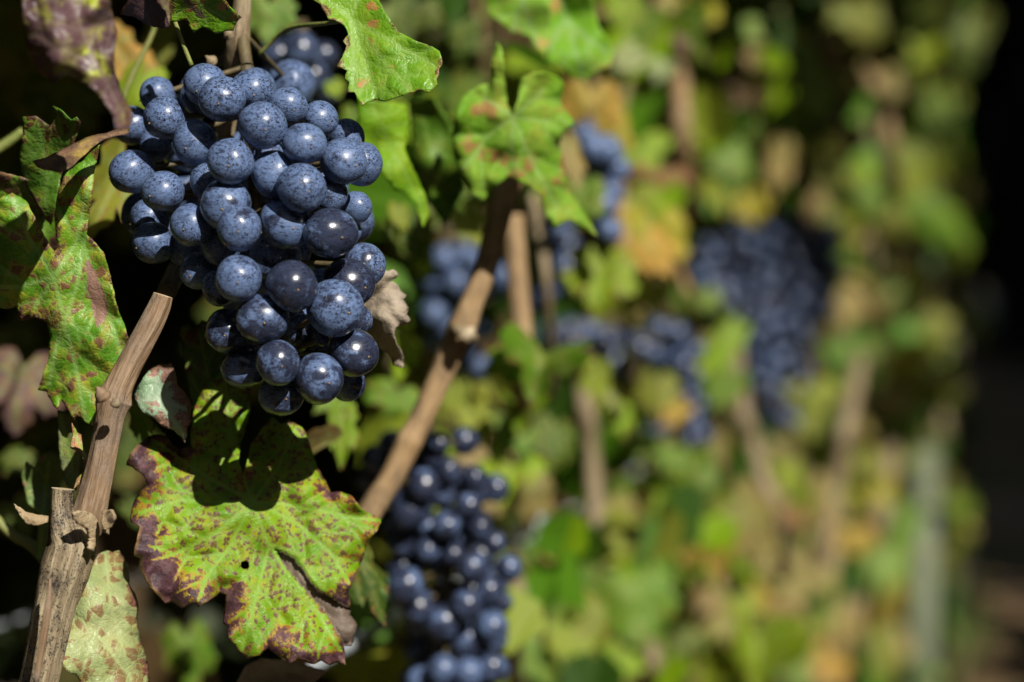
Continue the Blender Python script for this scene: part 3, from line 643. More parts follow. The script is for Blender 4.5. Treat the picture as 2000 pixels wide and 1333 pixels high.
# ------------------------------------------------------------------ canes and stalks near the camera
oldc = px_tube(NEAR, 'old_cane', [(60,1400,.700,80), (74,1333,.700,76), (90,1255,.700,76), (107,1180,.700,80), (124,1118,.700,95), (137,1070,.701,94), (128,1036,.702,68), (121,1000,.703,46), (120,976,.703,42), (122,955,.703,44)], M_OLD, nseg=36, rough=.10, ridges=5, seed=3, cut=M_CUT, sub=12,
        label='weathered grey stub with a ragged cut top')
M_FLAKE = leaf_material('bark_flake_skin', g1=(.26, .19, .10), g2=(.36, .28, .17), yel=(.14, .09, .05), yel_amt=.8, vein=(.3, .22, .13), spot_amt=.1, spot=(.05, .035, .025), trans=0, rough=.75, spec=.2)
hero_leaf(NEAR, None, [(140,1000),(152,996),(168,1002),(183,1014),(188,1034),(185,1056),(176,1078),(168,1070),(172,1048),(166,1030),(152,1024),(142,1014)], [[(150,1005),(175,1025),(178,1065)]], M_FLAKE, .690, gx=.15, gy=.0, step=3, seed=41, wave=.004, curl=.003, thick=.0012, name='bark_flake')
hero_leaf(NEAR, None, [(27,984),(38,992),(50,1003),(70,1007),(92,1011),(91,1022),(72,1026),(54,1023),(40,1010)], [[(32,990),(60,1014),(88,1016)]], M_FLAKE, .70, gx=.05, step=3, seed=42, wave=.004, curl=.003, thick=.0008, name='bark_flake')
hero_leaf(NEAR, None, [(204,1000),(222,996),(228,1012),(220,1030),(206,1036),(200,1018)], [[(206,1004),(215,1028)]], M_FLAKE, .690, gx=-.1, step=3, seed=43, wave=.005, thick=.001, name='bark_flake')
px_tube(NEAR, 'bark_strip', [(98,1130,.684,5), (95,1180,.682,12), (84,1250,.681,14), (70,1335,.681,10)], M_CANE, nseg=10, rough=.2, seed=6)
px_tube(NEAR, 'cane', [(165,1035,.706,62), (176,1000,.705,66), (184,968,.705,62), (196,915,.705,55), (206,862,.705,53), (215,812,.704,54), (222,782,.704,70), (232,755,.704,54), (252,715,.705,48), (275,672,.706,48), (297,630,.707,48), (312,598,.708,44), (319,577,.708,38)],
        M_CANE, nseg=32, rough=.10, ridges=7, seed=5, cut=M_CUT, sub=10, label='smooth brown cane with a ring node and cut upper end')
def bud(parent, px, py, d, r, tilt, seed, mat=M_CANE):
    r *= .85
    rg_ = random.Random(seed); vs, fs = [], []
    nu, nv = 10, 7
    for j in range(nv + 1):
        t = j / nv; rr = math.sin(math.pi * min(1, .25 + .75 * t)) * (1 - .3 * t) if j < nv else .05
        for i in range(nu):
            a = 2 * math.pi * i / nu; h = 1 + .25 * rg_.uniform(-1, 1)
            vs.append(Vector((math.cos(a) * rr * h, math.sin(a) * rr * h, t * 2.0 - .4)))
    for j in range(nv):
        for i in range(nu): fs.append((j * nu + i, j * nu + (i + 1) % nu, (j + 1) * nu + (i + 1) % nu, (j + 1) * nu + i))
    q = Vector((math.sin(tilt), -.35, math.cos(tilt))).to_track_quat('Z', 'Y')
    s = r * K * d
    me = mesh_from('bud', [q @ (v * s) for v in vs], fs)
    return link_mesh('bud', me, mat, parent, P(px, py, d))
bud(NEAR, 202, 776, .690, 19, -.5, 1); bud(NEAR, 226, 790, .690, 13, .5, 2, M_OLD); bud(NEAR, 206, 1035, .696, 9, 2.4, 4, M_OLD)
px_tube(NEAR, 'cane', [(478,-60,.752,36), (474,0,.752,36), (470,48,.752,38), (466,80,.752,46), (462,110,.755,48), (455,160,.76,40), (440,260,.765,38), (400,420,.765,38), (350,520,.75,40), (324,574,.73,38)], M_PALE, nseg=18, rough=.06, ridges=5, seed=8, label='pale tan cane dropping behind the top of the bunch')
bud(NEAR, 448, 70, .742, 14, -.5, 5, M_OLD); bud(NEAR, 415, 122, .748, 14, -.8, 6, M_PALE)
px_tube(NEAR, 'leaf_stalk', [(-20,300,.80,22), (20,275,.80,20), (45,255,.80,16)], M_STEM, nseg=8)
px_tube(NEAR, 'leaf_stalk', [(-20,1000,.78,18), (25,1045,.78,20), (62,1066,.78,22), (90,1100,.775,20)], M_STEM, nseg=8)
px_tube(NEAR, 'leaf_stalk', [(235,205,.80,12), (262,140,.80,12), (300,60,.80,10), (310,0,.8,9)], M_STEM, nseg=8)
# long tan cane crossing in front of the second bunch
longc = px_tube(V2, 'cane', [(1010,330,.868,46), (985,385,.868,48), (962,470,.868,45), (945,535,.868,44), (922,590,.868,45), (900,648,.868,56), (880,690,.868,50), (845,770,.867,46), (815,835,.8665,47), (800,862,.866,53), (788,888,.866,49), (760,942,.865,47), (722,1000,.864,48), (660,1110,.862,48), (600,1230,.86,50), (540,1400,.86,50)],
        M_TAN, nseg=18, rough=.05, ridges=4, seed=11, sub=6, label='long tan cane slanting behind the spotted leaf')
bud(V2, 908, 655, .852, 20, .9, 7, M_CUT)
px_tube(V2, 'node_scar', [(882,640,.864,14), (900,648,.856,26), (918,655,.858,28), (928,662,.864,14)], M_PALE, nseg=10, rough=.2, seed=2)
px_tube(V2, 'cane', [(1005,420,1.02,40), (1006,470,1.02,40), (1012,560,1.02,42), (1018,640,1.02,42), (1020,690,1.02,46), (1022,760,1.06,40), (1024,850,1.12,36)], M_TAN, nseg=12, rough=.06, seed=12)
px_tube(V2, 'cane', [(1038,380,1.1,16), (1056,470,1.1,22), (1068,560,1.1,18), (1075,660,1.12,18), (1080,780,1.18,16)], M_PALE, nseg=10, rough=.06, seed=13)
# canes further along the row: (points, depth, width, material)
for pts_, d, wd, mt in [([(1320,120), (1330,190), (1334,300), (1345,420)], 1.5, 38, M_TAN), ([(1205,330), (1212,420), (1214,520), (1225,640)], 1.3, 30, M_TAN), ([(1560,20), (1610,90), (1665,180)], 1.95, 40, M_STALKP),
                       ([(1125,660), (1140,770), (1152,860), (1160,960), (1165,1100), (1170,1260)], 1.35, 34, M_PALE), ([(1435,680), (1448,790), (1466,850), (1482,920), (1510,1000), (1530,1120)], 1.65, 32, M_PALE),
                       ([(1680,700), (1655,820), (1640,900), (1620,1000), (1600,1090), (1580,1220)], 2.0, 32, M_PALE), ([(1000,1090), (1010,1150), (1005,1260), (1000,1360)], 1.2, 36, M_PALE), ([(1250,1240), (1280,1290), (1295,1370)], 1.4, 32, M_PALE),
                       ([(1310,500), (1340,560), (1355,620)], 1.5, 16, M_TAN), ([(1235,560), (1250,600), (1262,640)], 1.46, 16, M_TAN), ([(1130,690), (1190,780), (1230,850)], 1.2, 28, M_STEM), 
                       ([(1740,880), (1720,1000), (1700,1130)], 2.4, 40, M_PALE), ([(1650,1080), (1670,1180), (1665,1340)], 2.2, 30, M_PALE), ([(1700,150), (1730,250), (1745,380)], 2.3, 34, M_TAN),
                       ([(1580,560), (1590,470), (1570,380)], 2.0, 22, M_TAN)]:
    px_tube(vine_for(d), 'cane', [(x, y, d + (.10 if i in (0, len(pts_) - 1) else 0), wd) for i, (x, y) in enumerate(pts_)], mt, nseg=10, rough=.08, seed=d * 7)

# ------------------------------------------------------------------ leaves along the row: the ones that can be made out
ROW = [(100,50,120,150,'C',1.02),(70,190,130,120,'K',1.05),(862,300,60,120,'G',.95),(765,255,56,110,'L',.88),(830,520,40,60,'L',1.0),(20,60,170,190,'K',1.0),(120,210,150,120,'D',1.0),(255,130,80,170,'O',.9),(262,180,90,120,'L',.88),(300,90,60,130,'K',.95),(525,38,95,90,'P',.92),(775,45,110,100,'D',1.0),(655,175,36,36,'L',.95),(690,240,50,60,'G',.98),
       (215,380,110,190,'K',.80),(175,560,40,60,'D',.95),(40,765,150,150,'V',.95),(40,1010,90,80,'D',.95),(370,1290,90,130,'G',1.05),(270,1010,40,80,'D',1.0),(30,900,60,70,'D',.95),(275,830,40,120,'G',.78),
       (618,880,40,110,'B',.84),(668,850,54,120,'L',.88),(770,785,110,70,'G',1.0),(720,1130,80,170,'D',.80),(700,1310,190,110,'C',1.05),(610,1250,80,90,'K',1.1),(545,1000,30,60,'L',.9),(640,790,50,60,'P',.9),
       (1225,115,56,70,'W',1.2),(1290,140,50,50,'W',1.25),(1260,60,70,90,'G',1.25),(1150,225,110,120,'O',1.15),(1198,275,70,120,'Y',1.2),(1118,315,60,110,'T',1.02),(1138,400,76,100,'G',1.08),(1172,555,130,130,'L',1.15),(1270,480,130,130,'Y',1.3),(1285,500,80,90,'O',1.28),
       (1250,405,80,70,'C',1.32),(1262,305,120,60,'L',1.4),(1290,345,110,40,'R',1.4),(1430,320,90,170,'P',1.6),(1435,75,100,90,'P',1.6),(1545,120,80,110,'P',1.9),(1590,190,100,120,'P',1.9),(1480,30,90,80,'D',1.7),(1360,30,80,60,'Y',1.5),(1335,80,50,60,'V',1.5),(1300,20,60,60,'T',1.4),
       (1410,200,60,70,'K',1.6),(1220,30,60,90,'L',1.2),(1470,410,60,70,'Y',1.7),(1790,335,120,100,'C',2.5),(1835,240,56,130,'G',2.7),(1865,110,80,200,'D',3.2),(1700,390,60,90,'G',2.3),(1840,420,90,180,'G',2.9),(1745,430,60,90,'K',2.4),(1660,60,120,110,'K',2.2),(1740,60,120,140,'D',2.6),
       (1720,170,70,120,'T',2.4),(1760,200,70,100,'K',2.6),(1640,270,80,90,'B',2.1),(1570,350,70,100,'B',1.9),(1600,300,90,60,'K',2.0),(1520,330,50,110,'T',1.8),(1392,585,44,44,'P',1.6),(1395,690,60,150,'L',1.5),(1410,760,70,100,'G',1.55),(1360,700,50,100,'B',1.5),
       (1280,770,80,90,'K',1.36),(1308,810,44,90,'O',1.38),(1215,820,60,70,'L',1.22),(1170,750,60,90,'C',1.2),(1055,720,160,110,'G',.985),(1000,715,90,80,'G',.99),(1010,805,80,80,'L',1.08),(1015,850,90,100,'P',1.1),(1085,870,90,110,'D',1.12),(996,940,120,120,'L',1.1),(930,830,60,90,'C',1.1),(890,780,50,70,'C',1.15),(960,760,70,50,'K',1.15),
       (1110,930,70,110,'C',1.3),(1195,1000,70,60,'T',1.35),(1245,985,60,70,'T',1.4),(1300,1040,100,50,'V',1.45),(1280,1000,60,70,'L',1.45),(1240,1185,150,150,'G',1.35),(1095,1160,90,130,'P',1.3),(1068,1115,60,80,'O',1.28),(1200,1080,60,60,'C',1.35),(1120,1260,110,120,'C',1.3),(1210,1300,90,80,'L',1.35),(1060,1290,100,110,'G',1.3),
       (1350,955,90,130,'P',1.55),(1340,900,50,50,'L',1.55),(1310,960,60,60,'L',1.5),(1250,870,70,60,'P',1.4),(1300,900,70,70,'G',1.5),(1480,990,60,80,'P',1.75),(1545,930,60,90,'C',1.85),(1430,1080,50,90,'L',1.6),(1395,1110,80,60,'O',1.6),(1335,1100,60,50,'O',1.5),(1480,1285,130,150,'L',1.5),(1420,1290,60,120,'C',1.52),(1400,1240,60,120,'T',1.55),
       (1450,1180,70,100,'C',1.65),(1490,1170,50,60,'O',1.7),(1330,1260,60,120,'D',1.45),(1360,1170,60,100,'D',1.6),(1550,1010,50,60,'R',1.8),(1530,880,50,60,'B',1.8),(1600,780,80,60,'C',2.0),(1655,800,60,60,'G',2.2),(1620,1000,60,100,'T',2.0),(1590,1060,60,60,'K',2.0),(1580,830,70,60,'K',1.9),
       (1650,590,90,120,'T',2.1),(1700,600,70,80,'B',2.3),(1760,700,150,70,'Y',2.5),(1820,760,130,90,'K',2.7),(1670,690,90,50,'G',2.2),(1770,855,50,110,'G',2.6),(1720,960,80,70,'Y',2.4),(1900,640,70,80,'D',3.3),(1830,650,80,70,'K',2.9),(1780,570,70,80,'K',2.6),(1770,500,90,120,'B',2.6),
       (1690,920,80,100,'K',2.3),(1750,1040,70,120,'G',2.5),(1670,1060,80,60,'O',2.2),(1730,1120,90,130,'P',2.4),(1720,1180,50,100,'O',2.4),(1640,1230,80,100,'T',2.1),(1560,1140,80,80,'T',1.9),(1590,1200,60,120,'C',2.0),(1550,1290,80,110,'P',1.8),(1630,1300,80,90,'O',2.1),(1720,1270,80,130,'K',2.4),(1520,1110,70,60,'T',1.8),
       (1600,1130,90,60,'T',2.0),(1660,1170,70,60,'B',2.2),(1760,780,60,60,'T',2.5),(860,410,60,80,'D',.98),(920,440,60,90,'C',.97),(840,30,90,60,'D',1.1),(900,80,70,90,'D',1.15),(760,170,70,60,'D',1.0),(800,470,70,100,'D',1.0),(770,600,60,100,'P',1.02),(850,660,60,70,'D',1.3),(780,430,40,70,'C',.9),(1615,640,50,50,'T',1.9),(1425,645,40,50,'G',1.8),(1550,770,40,40,'K',1.85)]
for (px, py, wpx, hpx, c, d) in ROW:
    v = vine_for(d)
    pos = P(px, py, d); view = (CAM - pos).normalized()
    nrm = view * .8 + SUN * .55 + Vector((rnd.gauss(0, .22), rnd.gauss(0, .15), rnd.gauss(0, .22)))
    tip = Vector((rnd.gauss(0, .55), 0, -1))
    b = PAL[c]; j = rnd.uniform(.85, 1.15)
    place_leaf(v, pos, nrm, tip, wpx * K * d / 1.08, hpx * K * d / 1.08, (b[0] * j * rnd.uniform(.92, 1.08), b[1] * j, b[2] * j))

ZONES = [(1340, 420, 1650, 880, 1.98), (1050, 610, 1390, 880, 1.5), (820, 470, 970, 770, 1.32), (1110, 230, 1230, 480, 1.2), (520, 60, 660, 190, 1.0), (680, 820, 1030, 1340, 1.0)]
FRUIT = [(P(895, 590, 1.27), .045), (P(1130, 665, 1.43), .03), (P(1220, 680, 1.43), .045), (P(1310, 680, 1.43), .035), (P(1345, 790, 1.43), .03), (P(1500, 520, 1.92), .085), (P(1500, 640, 1.92), .06), (P(1510, 760, 1.92), .035),
         (P(1600, 530, 2.0), .05), (P(1395, 530, 1.86), .03), (P(1175, 300, 1.13), .03), (P(1180, 420, 1.13), .02), (P(860, 950, .96), .06), (P(880, 1150, .96), .06)]
def hides_fruit(p, m=20):
    for c, R in FRUIT:                       # keep the sun on the bunches
        q = p - c; t = q.dot(SUN)
        if 0 < t < 1.2 and (q - SUN * t).length < R: return True
    d = FWD.dot(p - CAM); sx = 1000 + p.x / (K * d)
    if sx < 720: return True
    sy = 666.5 - UP.dot(p - CAM) / (K * d)
    return any(x0 - m < sx < x1 + m and y0 - m < sy < y1 + m and d < dd for x0, y0, x1, y1, dd in ZONES)
# small curled leaves and leaf ends at the face of the row
for _ in range(330):
    y = 1.0 + 3.1 * rnd.random() ** .85; z = rnd.uniform(.80 - .19 * y, .80 + .10 * y)
    if z < .1: continue
    pos = Vector((row_x(y, rnd.uniform(-.03, .14)), y, z)); low = z < .80 - .05 * y
    if hides_fruit(pos): continue
    b = PAL[rnd.choice('GGKCTTDBKDBT' if low else 'GGLPCKDDGBL')]; j = rnd.uniform(.6, 1.1); q = rnd.uniform(.018, .045) * (.8 + .15 * y)
    place_leaf(vine_for(y), pos, Vector((rnd.gauss(.4, .5), rnd.gauss(-.6, .4), rnd.gauss(.35, .5))), Vector((rnd.gauss(0, .7), rnd.gauss(0, .5), -1)), q * rnd.uniform(.6, 1), q, tuple(c * j for c in b))
# the many leaf tips and scraps between the larger leaves, too small to tell apart
M_SCRAP = N('leaf_scraps'); gi = M_SCRAP.n('ShaderNodeNewGeometry').outputs['Random Per Island']
cr_ = M_SCRAP.n('ShaderNodeValToRGB'); M_SCRAP.l(gi, cr_.inputs[0]); cr_.color_ramp.interpolation = 'CONSTANT'
for k, (p_, c_) in enumerate([(0, PAL['G']), (.22, PAL['L']), (.34, PAL['D']), (.46, PAL['K']), (.58, PAL['P']), (.68, PAL['T']), (.77, PAL['B']), (.86, PAL['D']), (.91, PAL['C'])]):
    e_ = cr_.color_ramp.elements[k] if k < 2 else cr_.color_ramp.elements.new(p_)
    e_.position = p_; e_.color = (*c_, 1)
p_ = M_SCRAP.principled(cr_.outputs[0], .5, None, .3); t_ = M_SCRAP.n('ShaderNodeBsdfTranslucent'); M_SCRAP.l(cr_.outputs[0], t_.inputs['Color'])
mx_ = M_SCRAP.n('ShaderNodeMixShader'); mx_.inputs[0].default_value = .35; M_SCRAP.l(p_.outputs[0], mx_.inputs[1]); M_SCRAP.l(t_.outputs[0], mx_.inputs[2]); M_SCRAP = M_SCRAP.done(mx_.outputs[0])
scr = {v.name: ([], []) for v in vines}
for _ in range(2300):
    y = 1.0 + 3.2 * rnd.random() ** .8; z = rnd.uniform(max(.1, .80 - .19 * y), .80 + .10 * y)
    pos = Vector((row_x(y, rnd.uniform(-.02, .22)), y, z))
    if hides_fruit(pos, 22): continue
    q = scr[vine_for(y).name]; q[0].append(pos); q[1].append(rnd.uniform(.018, .05) * (.85 + .12 * y))
for v in vines[1:]:
    a, f = leaf_cloud([q - v.location for q in scr[v.name][0]], scr[v.name][1], rnd)
    me = mesh_from('leaf_scraps', a, f, False); me.materials.append(M_SCRAP)
    o = bpy.data.objects.new('leaf_scraps', me); C.objects.link(o); o.parent = v; o['kind'] = 'stuff'
# upright and leaning shoots that carry the leaves
for i in range(130):
    y = 1.0 + 3.2 * rnd.random() ** .8; inw = rnd.uniform(-.01, .3); z0 = rnd.uniform(.1, .6); z1_ = z0 + rnd.uniform(.3, .8); lean = rnd.uniform(-.12, .12)
    pts_ = []
    for t in range(5):
        z = z0 + (z1_ - z0) * t / 4
        pts_.append((Vector((row_x(y + lean * t / 4, inw) + rnd.gauss(0, .008), y + lean * t / 4 + rnd.gauss(0, .01), z)), rnd.uniform(.0022, .0042) * (1 - .1 * t)))
    if any(hides_fruit(q, 5) for q, _ in pts_): continue
    tube(vine_for(y), 'shoot', pts_, rnd.choice([M_TAN, M_PALE, M_PALE, M_CANE, M_STEM]), nseg=7, sub=3, seed=i)

# filler leaves: the body of the row behind the leaves above
keys = ['G'] * 8 + ['D'] * 8 + ['L'] * 2 + ['P'] * 2 + ['C'] * 2 + ['K'] * 3 + ['T'] + ['D'] + ['B'] * 3 + ['Y']
cnt = {v.name: 0 for v in vines}
bulk = {v.name: ([], []) for v in vines}
for _ in range(2000):
    y = .95 + 3.35 * rnd.random() ** .75
    inw = .16 + .45 * rnd.random() ** .9
    z = rnd.uniform(.80 - .195 * y - .1, .80 + .10 * y + .35)
    if z < .12 or (z > .80 - .03 * y and rnd.random() < .45): continue
    pos = Vector((row_x(y, inw) + rnd.gauss(0, .02), y, z))
    c = FWD.dot(pos - CAM); sx = 1000 + (pos.x) / (K * c); sy = 666.5 - UP.dot(pos - CAM) / (K * c)
    if sx > 720 and hides_fruit(pos, 30): continue
    if sx < 720 and rnd.random() < .82: continue          # leaves left out here so the left side stays dark
    v = vine_for(y)
    sz = rnd.uniform(.04, .085)
    if -150 < sx < 2100 and -120 < sy < 1450 and cnt[v.name] < 230 and inw < .48:
        b = PAL['D' if sx < 720 else rnd.choice('GGKCTBBKDDT') if z < .8 - .06 * y else rnd.choice(keys)]; j = rnd.uniform(.5, .9)  # left of view the darkest leaf colour stands in for shade
        nrm = Vector((rnd.gauss(.4, .5), rnd.gauss(-.6, .4), rnd.gauss(.35, .5)))
        place_leaf(v, pos, nrm, Vector((rnd.gauss(0, .6), rnd.gauss(0, .5), -1)), sz, sz * rnd.uniform(.9, 1.2), tuple(q * j for q in b)); cnt[v.name] += 1
    else:
        bulk[v.name][0].append(pos); bulk[v.name][1].append(sz * 1.4)
for _ in range(5200):                       # leaves deep in the row and above the frame
    y = .6 + 4.0 * rnd.random(); inw = .45 + .35 * rnd.random(); z = rnd.uniform(.25, 1.65)
    v = vine_for(y); bulk[v.name][0].append(Vector((row_x(y, inw), y, z))); bulk[v.name][1].append(rnd.uniform(.06, .13))
for _ in range(1800):                       # the row goes on past the left of the camera
    y = -2.5 + 2.95 * rnd.random(); inw = .10 + .5 * rnd.random(); z = rnd.uniform(.25, 1.75)
    v = vines[0]; bulk[v.name][0].append(Vector((row_x(y, inw), y, z))); bulk[v.name][1].append(rnd.uniform(.06, .13))
for _ in range(1700):                       # dense unseen shoots above the near row, added to shade its inside
    y = .62 + 1.5 * rnd.random(); z = rnd.uniform(.80 + .10 * y + .03, .80 + .10 * y + .35)
    v = vine_for(y); bulk[v.name][0].append(Vector((row_x(y, rnd.uniform(.10, .55)), y, z))); bulk[v.name][1].append(rnd.uniform(.06, .11))
for _ in range(560):                        # unseen shoots leaning over the alley, added to shade the upper leaves
    y = 1.3 + 3.0 * rnd.random(); z = rnd.uniform(.80 + .10 * y + .05, .80 + .10 * y + .45)
    v = vine_for(y); q = Vector((row_x(y, rnd.uniform(-.2, .05)), y, z))
    if any(0 < (q - c).dot(SUN) and ((q - c) - SUN * (q - c).dot(SUN)).length < R for c, R in FRUIT): continue
    bulk[v.name][0].append(q); bulk[v.name][1].append(rnd.uniform(.06, .11))
for _ in range(1500):                       # shoots above the frame
    y = .3 + 4.1 * rnd.random(); z = rnd.uniform(.80 + .10 * y + .10, 1.75)
    if z > 1.75: continue
    v = vine_for(y); bulk[v.name][0].append(Vector((row_x(y, rnd.uniform(.06, .5)), y, z))); bulk[v.name][1].append(rnd.uniform(.06, .12))
for v in vines:
    p_, s_ = bulk[v.name]
    a, f = leaf_cloud([q - v.location for q in p_], s_, rnd)
    me = mesh_from('inner_foliage', a, f, False); me.materials.append(M_CLOUD)
    o = bpy.data.objects.new('inner_foliage', me); C.objects.link(o); o.parent = v; o['kind'] = 'stuff'

# ------------------------------------------------------------------ grapes
def berry_mesh(sub, seed):
    bm = bmesh.new(); bmesh.ops.create_icosphere(bm, subdivisions=sub, radius=1.0)
    for v in bm.verts:
        n = noise.noise(v.co * 1.1 + Vector((seed * 5.1, 0, 0)))
        v.co *= 1 + .06 * n
        if v.co.z > .9: v.co.z -= (v.co.z - .9) * .4       # dimple at the stalk
    me = bpy.data.meshes.new('grape'); bm.to_mesh(me); bm.free()
    me.polygons.foreach_set('use_smooth', [True] * len(me.polygons))
    me.materials.append(M_GRAPE); me.materials.append(M_SCAR)
    return me
def with_scar(me):
    """a tiny corky scar at the tip of the berry"""
    bm = bmesh.new(); bm.from_mesh(me)
    r = bmesh.ops.create_icosphere(bm, subdivisions=2, radius=.045, matrix=Matrix.Translation((0, 0, -1.0)))
    for f in {f for v in r['verts'] for f in v.link_faces}: f.material_index = 1; f.smooth = True
    bm.to_mesh(me); bm.free(); return me
BERRY_HI = [with_scar(berry_mesh(5, s)) for s in range(4)]
BERRY_LO = [berry_mesh(3, s + 9) for s in range(3)]

def add_grape(parent, pos, r, bloom, hi, axis=None):
    me = rnd.choice(BERRY_HI if hi else BERRY_LO)
    o = bpy.data.objects.new('grape', me); C.objects.link(o); o.parent = parent
    ax = axis or Vector((rnd.gauss(0, 1), rnd.gauss(0, 1), rnd.gauss(0, 1)))
    q = ax.normalized().to_track_quat('Z', 'Y')
    o.matrix_local = Matrix.Translation(pos - parent.location) @ q.to_matrix().to_4x4() @ Matrix.Diagonal((r * rnd.uniform(.95, 1.03), r * rnd.uniform(.95, 1.03), r * rnd.uniform(.97, 1.07), 1))
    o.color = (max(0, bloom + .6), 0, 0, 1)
    return o

def stem_mesh(parent, spine, berries):
    """the bunch's stalk with a little pedicel to every berry"""
    vs, fs = [], []
    def cyl(a, b, r0, r1, n=6):
        t = (b - a).normalized(); u = t.orthogonal().normalized(); w_ = t.cross(u); s = len(vs)
        for q, r in ((a, r0), (b, r1)):
            for k in range(n): vs.append(q + (u * math.cos(6.2832 * k / n) + w_ * math.sin(6.2832 * k / n)) * r - parent.location)
        for k in range(n): fs.append((s + k, s + (k + 1) % n, s + n + (k + 1) % n, s + n + k))
    for i in range(len(spine) - 1): cyl(spine[i], spine[i + 1], .0022, .0020, 8)
    for p, r in berries:
        best = min(((spine[i] + (spine[i + 1] - spine[i]) * t) for i in range(len(spine) - 1) for t in (0, .25, .5, .75)), key=lambda q: (q - p - Vector((0, 0, .006))).length)
        d = (p - best)
        if d.length > r * 1.05: cyl(best, p - d.normalized() * r * .95, .0009, .0008)
    me = mesh_from('stem', vs, fs); me.materials.append(M_STEMB)
    o = bpy.data.objects.new('stem', me); C.objects.link(o); o.parent = parent
    return o

def pack(items, base_fn, fac=.95):
    """items (px,py,rpx,layer): nearer layers first, each berry slides back along its sight line until it touches"""
    placed = []
    for px, py, r, lay in sorted(items, key=lambda q: q[3]):
        d = base_fn(px, py) + lay * .005
        for _ in range(400):
            p = P(px, py, d); R = r * K * d
            if all((p - q).length >= fac * (R + s) for q, s, *_ in placed): break
            d += .0005
        placed.append((p, R, px, py))
    return placed

def z1(x, y, r, l): return (180 + .33 * x, 80 + .33 * y, .33 * r, l)
def z2(x, y, r, l): return (200 + .33 * x, 440 + .33 * y, .33 * r, l)
B1 = [z1(670,260,132,2), z1(770,345,140,0), z1(950,290,126,2), z1(1160,385,116,2), z1(1010,500,148,0), z1(1350,460,108,3), z1(1255,610,127,0), z1(1505,570,110,4), z1(1485,715,142,0), z1(1592,730,130,2),
      z1(430,455,130,1), z1(240,500,120,3), z1(385,320,110,4), z1(610,605,135,2), z1(380,620,95,5), z1(235,775,135,1), z1(420,890,126,0), z1(820,715,141,0), z1(690,835,115,3), z1(1075,790,140,1), z1(1240,870,150,0),
      z1(1405,910,112,2), z1(790,970,152,1), z1(870,1110,136,0), z1(1150,1080,160,0), z1(1410,1140,157,0), z1(1560,985,98,3), z1(1495,1125,95,4), z1(590,1090,130,1), z1(340,1050,118,4), z1(360,1195,120,2), z1(760,1215,120,2),
      z2(1020,190,150,3), z2(1550,240,132,2), z2(570,270,110,4), z2(500,140,110,4), z2(700,370,112,3), z2(805,318,142,0), z2(1122,360,152,0), z2(1458,342,155,1), z2(1375,492,169,0), z2(1500,560,98,4), z2(945,555,156,0),
      z2(740,625,136,2), z2(840,832,136,2), z2(1040,815,134,0), z2(1280,910,150,0), z2(1485,755,147,0), z2(1450,935,108,3), z2(1058,1005,130,2), z2(1300,680,42,3), z2(1190,640,120,7), z2(1130,560,110,7), z2(1270,760,110,8), z2(1000,330,110,6)]
base1 = lambda px, py: .684 + .040 * ((px - 520) / 270) ** 2 + .014 * ((py - 520) / 350) ** 2
pl = pack(B1, base1, .91)
rg = random.Random(11)
fill = []
for _ in range(4000):                                   # hidden berries inside and on the far side
    u, v = rg.uniform(-1, 1), rg.uniform(-1, 1)
    px, py = 485 + 215 * u, 440 + 300 * v
    if u * u + v * v > 1 or (v > .25 and u < -.1): continue
    d = .745 + rg.uniform(-.02, .045)
    p = P(px, py, d); R = rg.uniform(40, 48) * K * d
    if all((p - q).length >= .96 * (R + s) for q, s, *_ in pl + fill): fill.append((p, R, px, py))
    if len(fill) > 34: break
b1 = empty('grape_bunch', P(480, 120, .74), 'large ripe blue black grape bunch with waxy bloom hanging in front, in sharp focus', 'grape bunch', 'grape bunches on the vines')
for p, R, px, py in pl + fill:
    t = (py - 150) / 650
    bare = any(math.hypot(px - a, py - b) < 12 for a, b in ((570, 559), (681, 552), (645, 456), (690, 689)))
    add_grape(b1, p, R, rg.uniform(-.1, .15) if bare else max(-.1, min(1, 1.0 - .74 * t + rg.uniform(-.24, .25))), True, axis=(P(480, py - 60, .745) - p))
stem_mesh(b1, [P(470, 60, .752), P(482, 130, .745), P(490, 250, .742), P(500, 420, .738), P(520, 600, .735), P(560, 720, .732)], [(q[0], q[1]) for q in pl + fill])

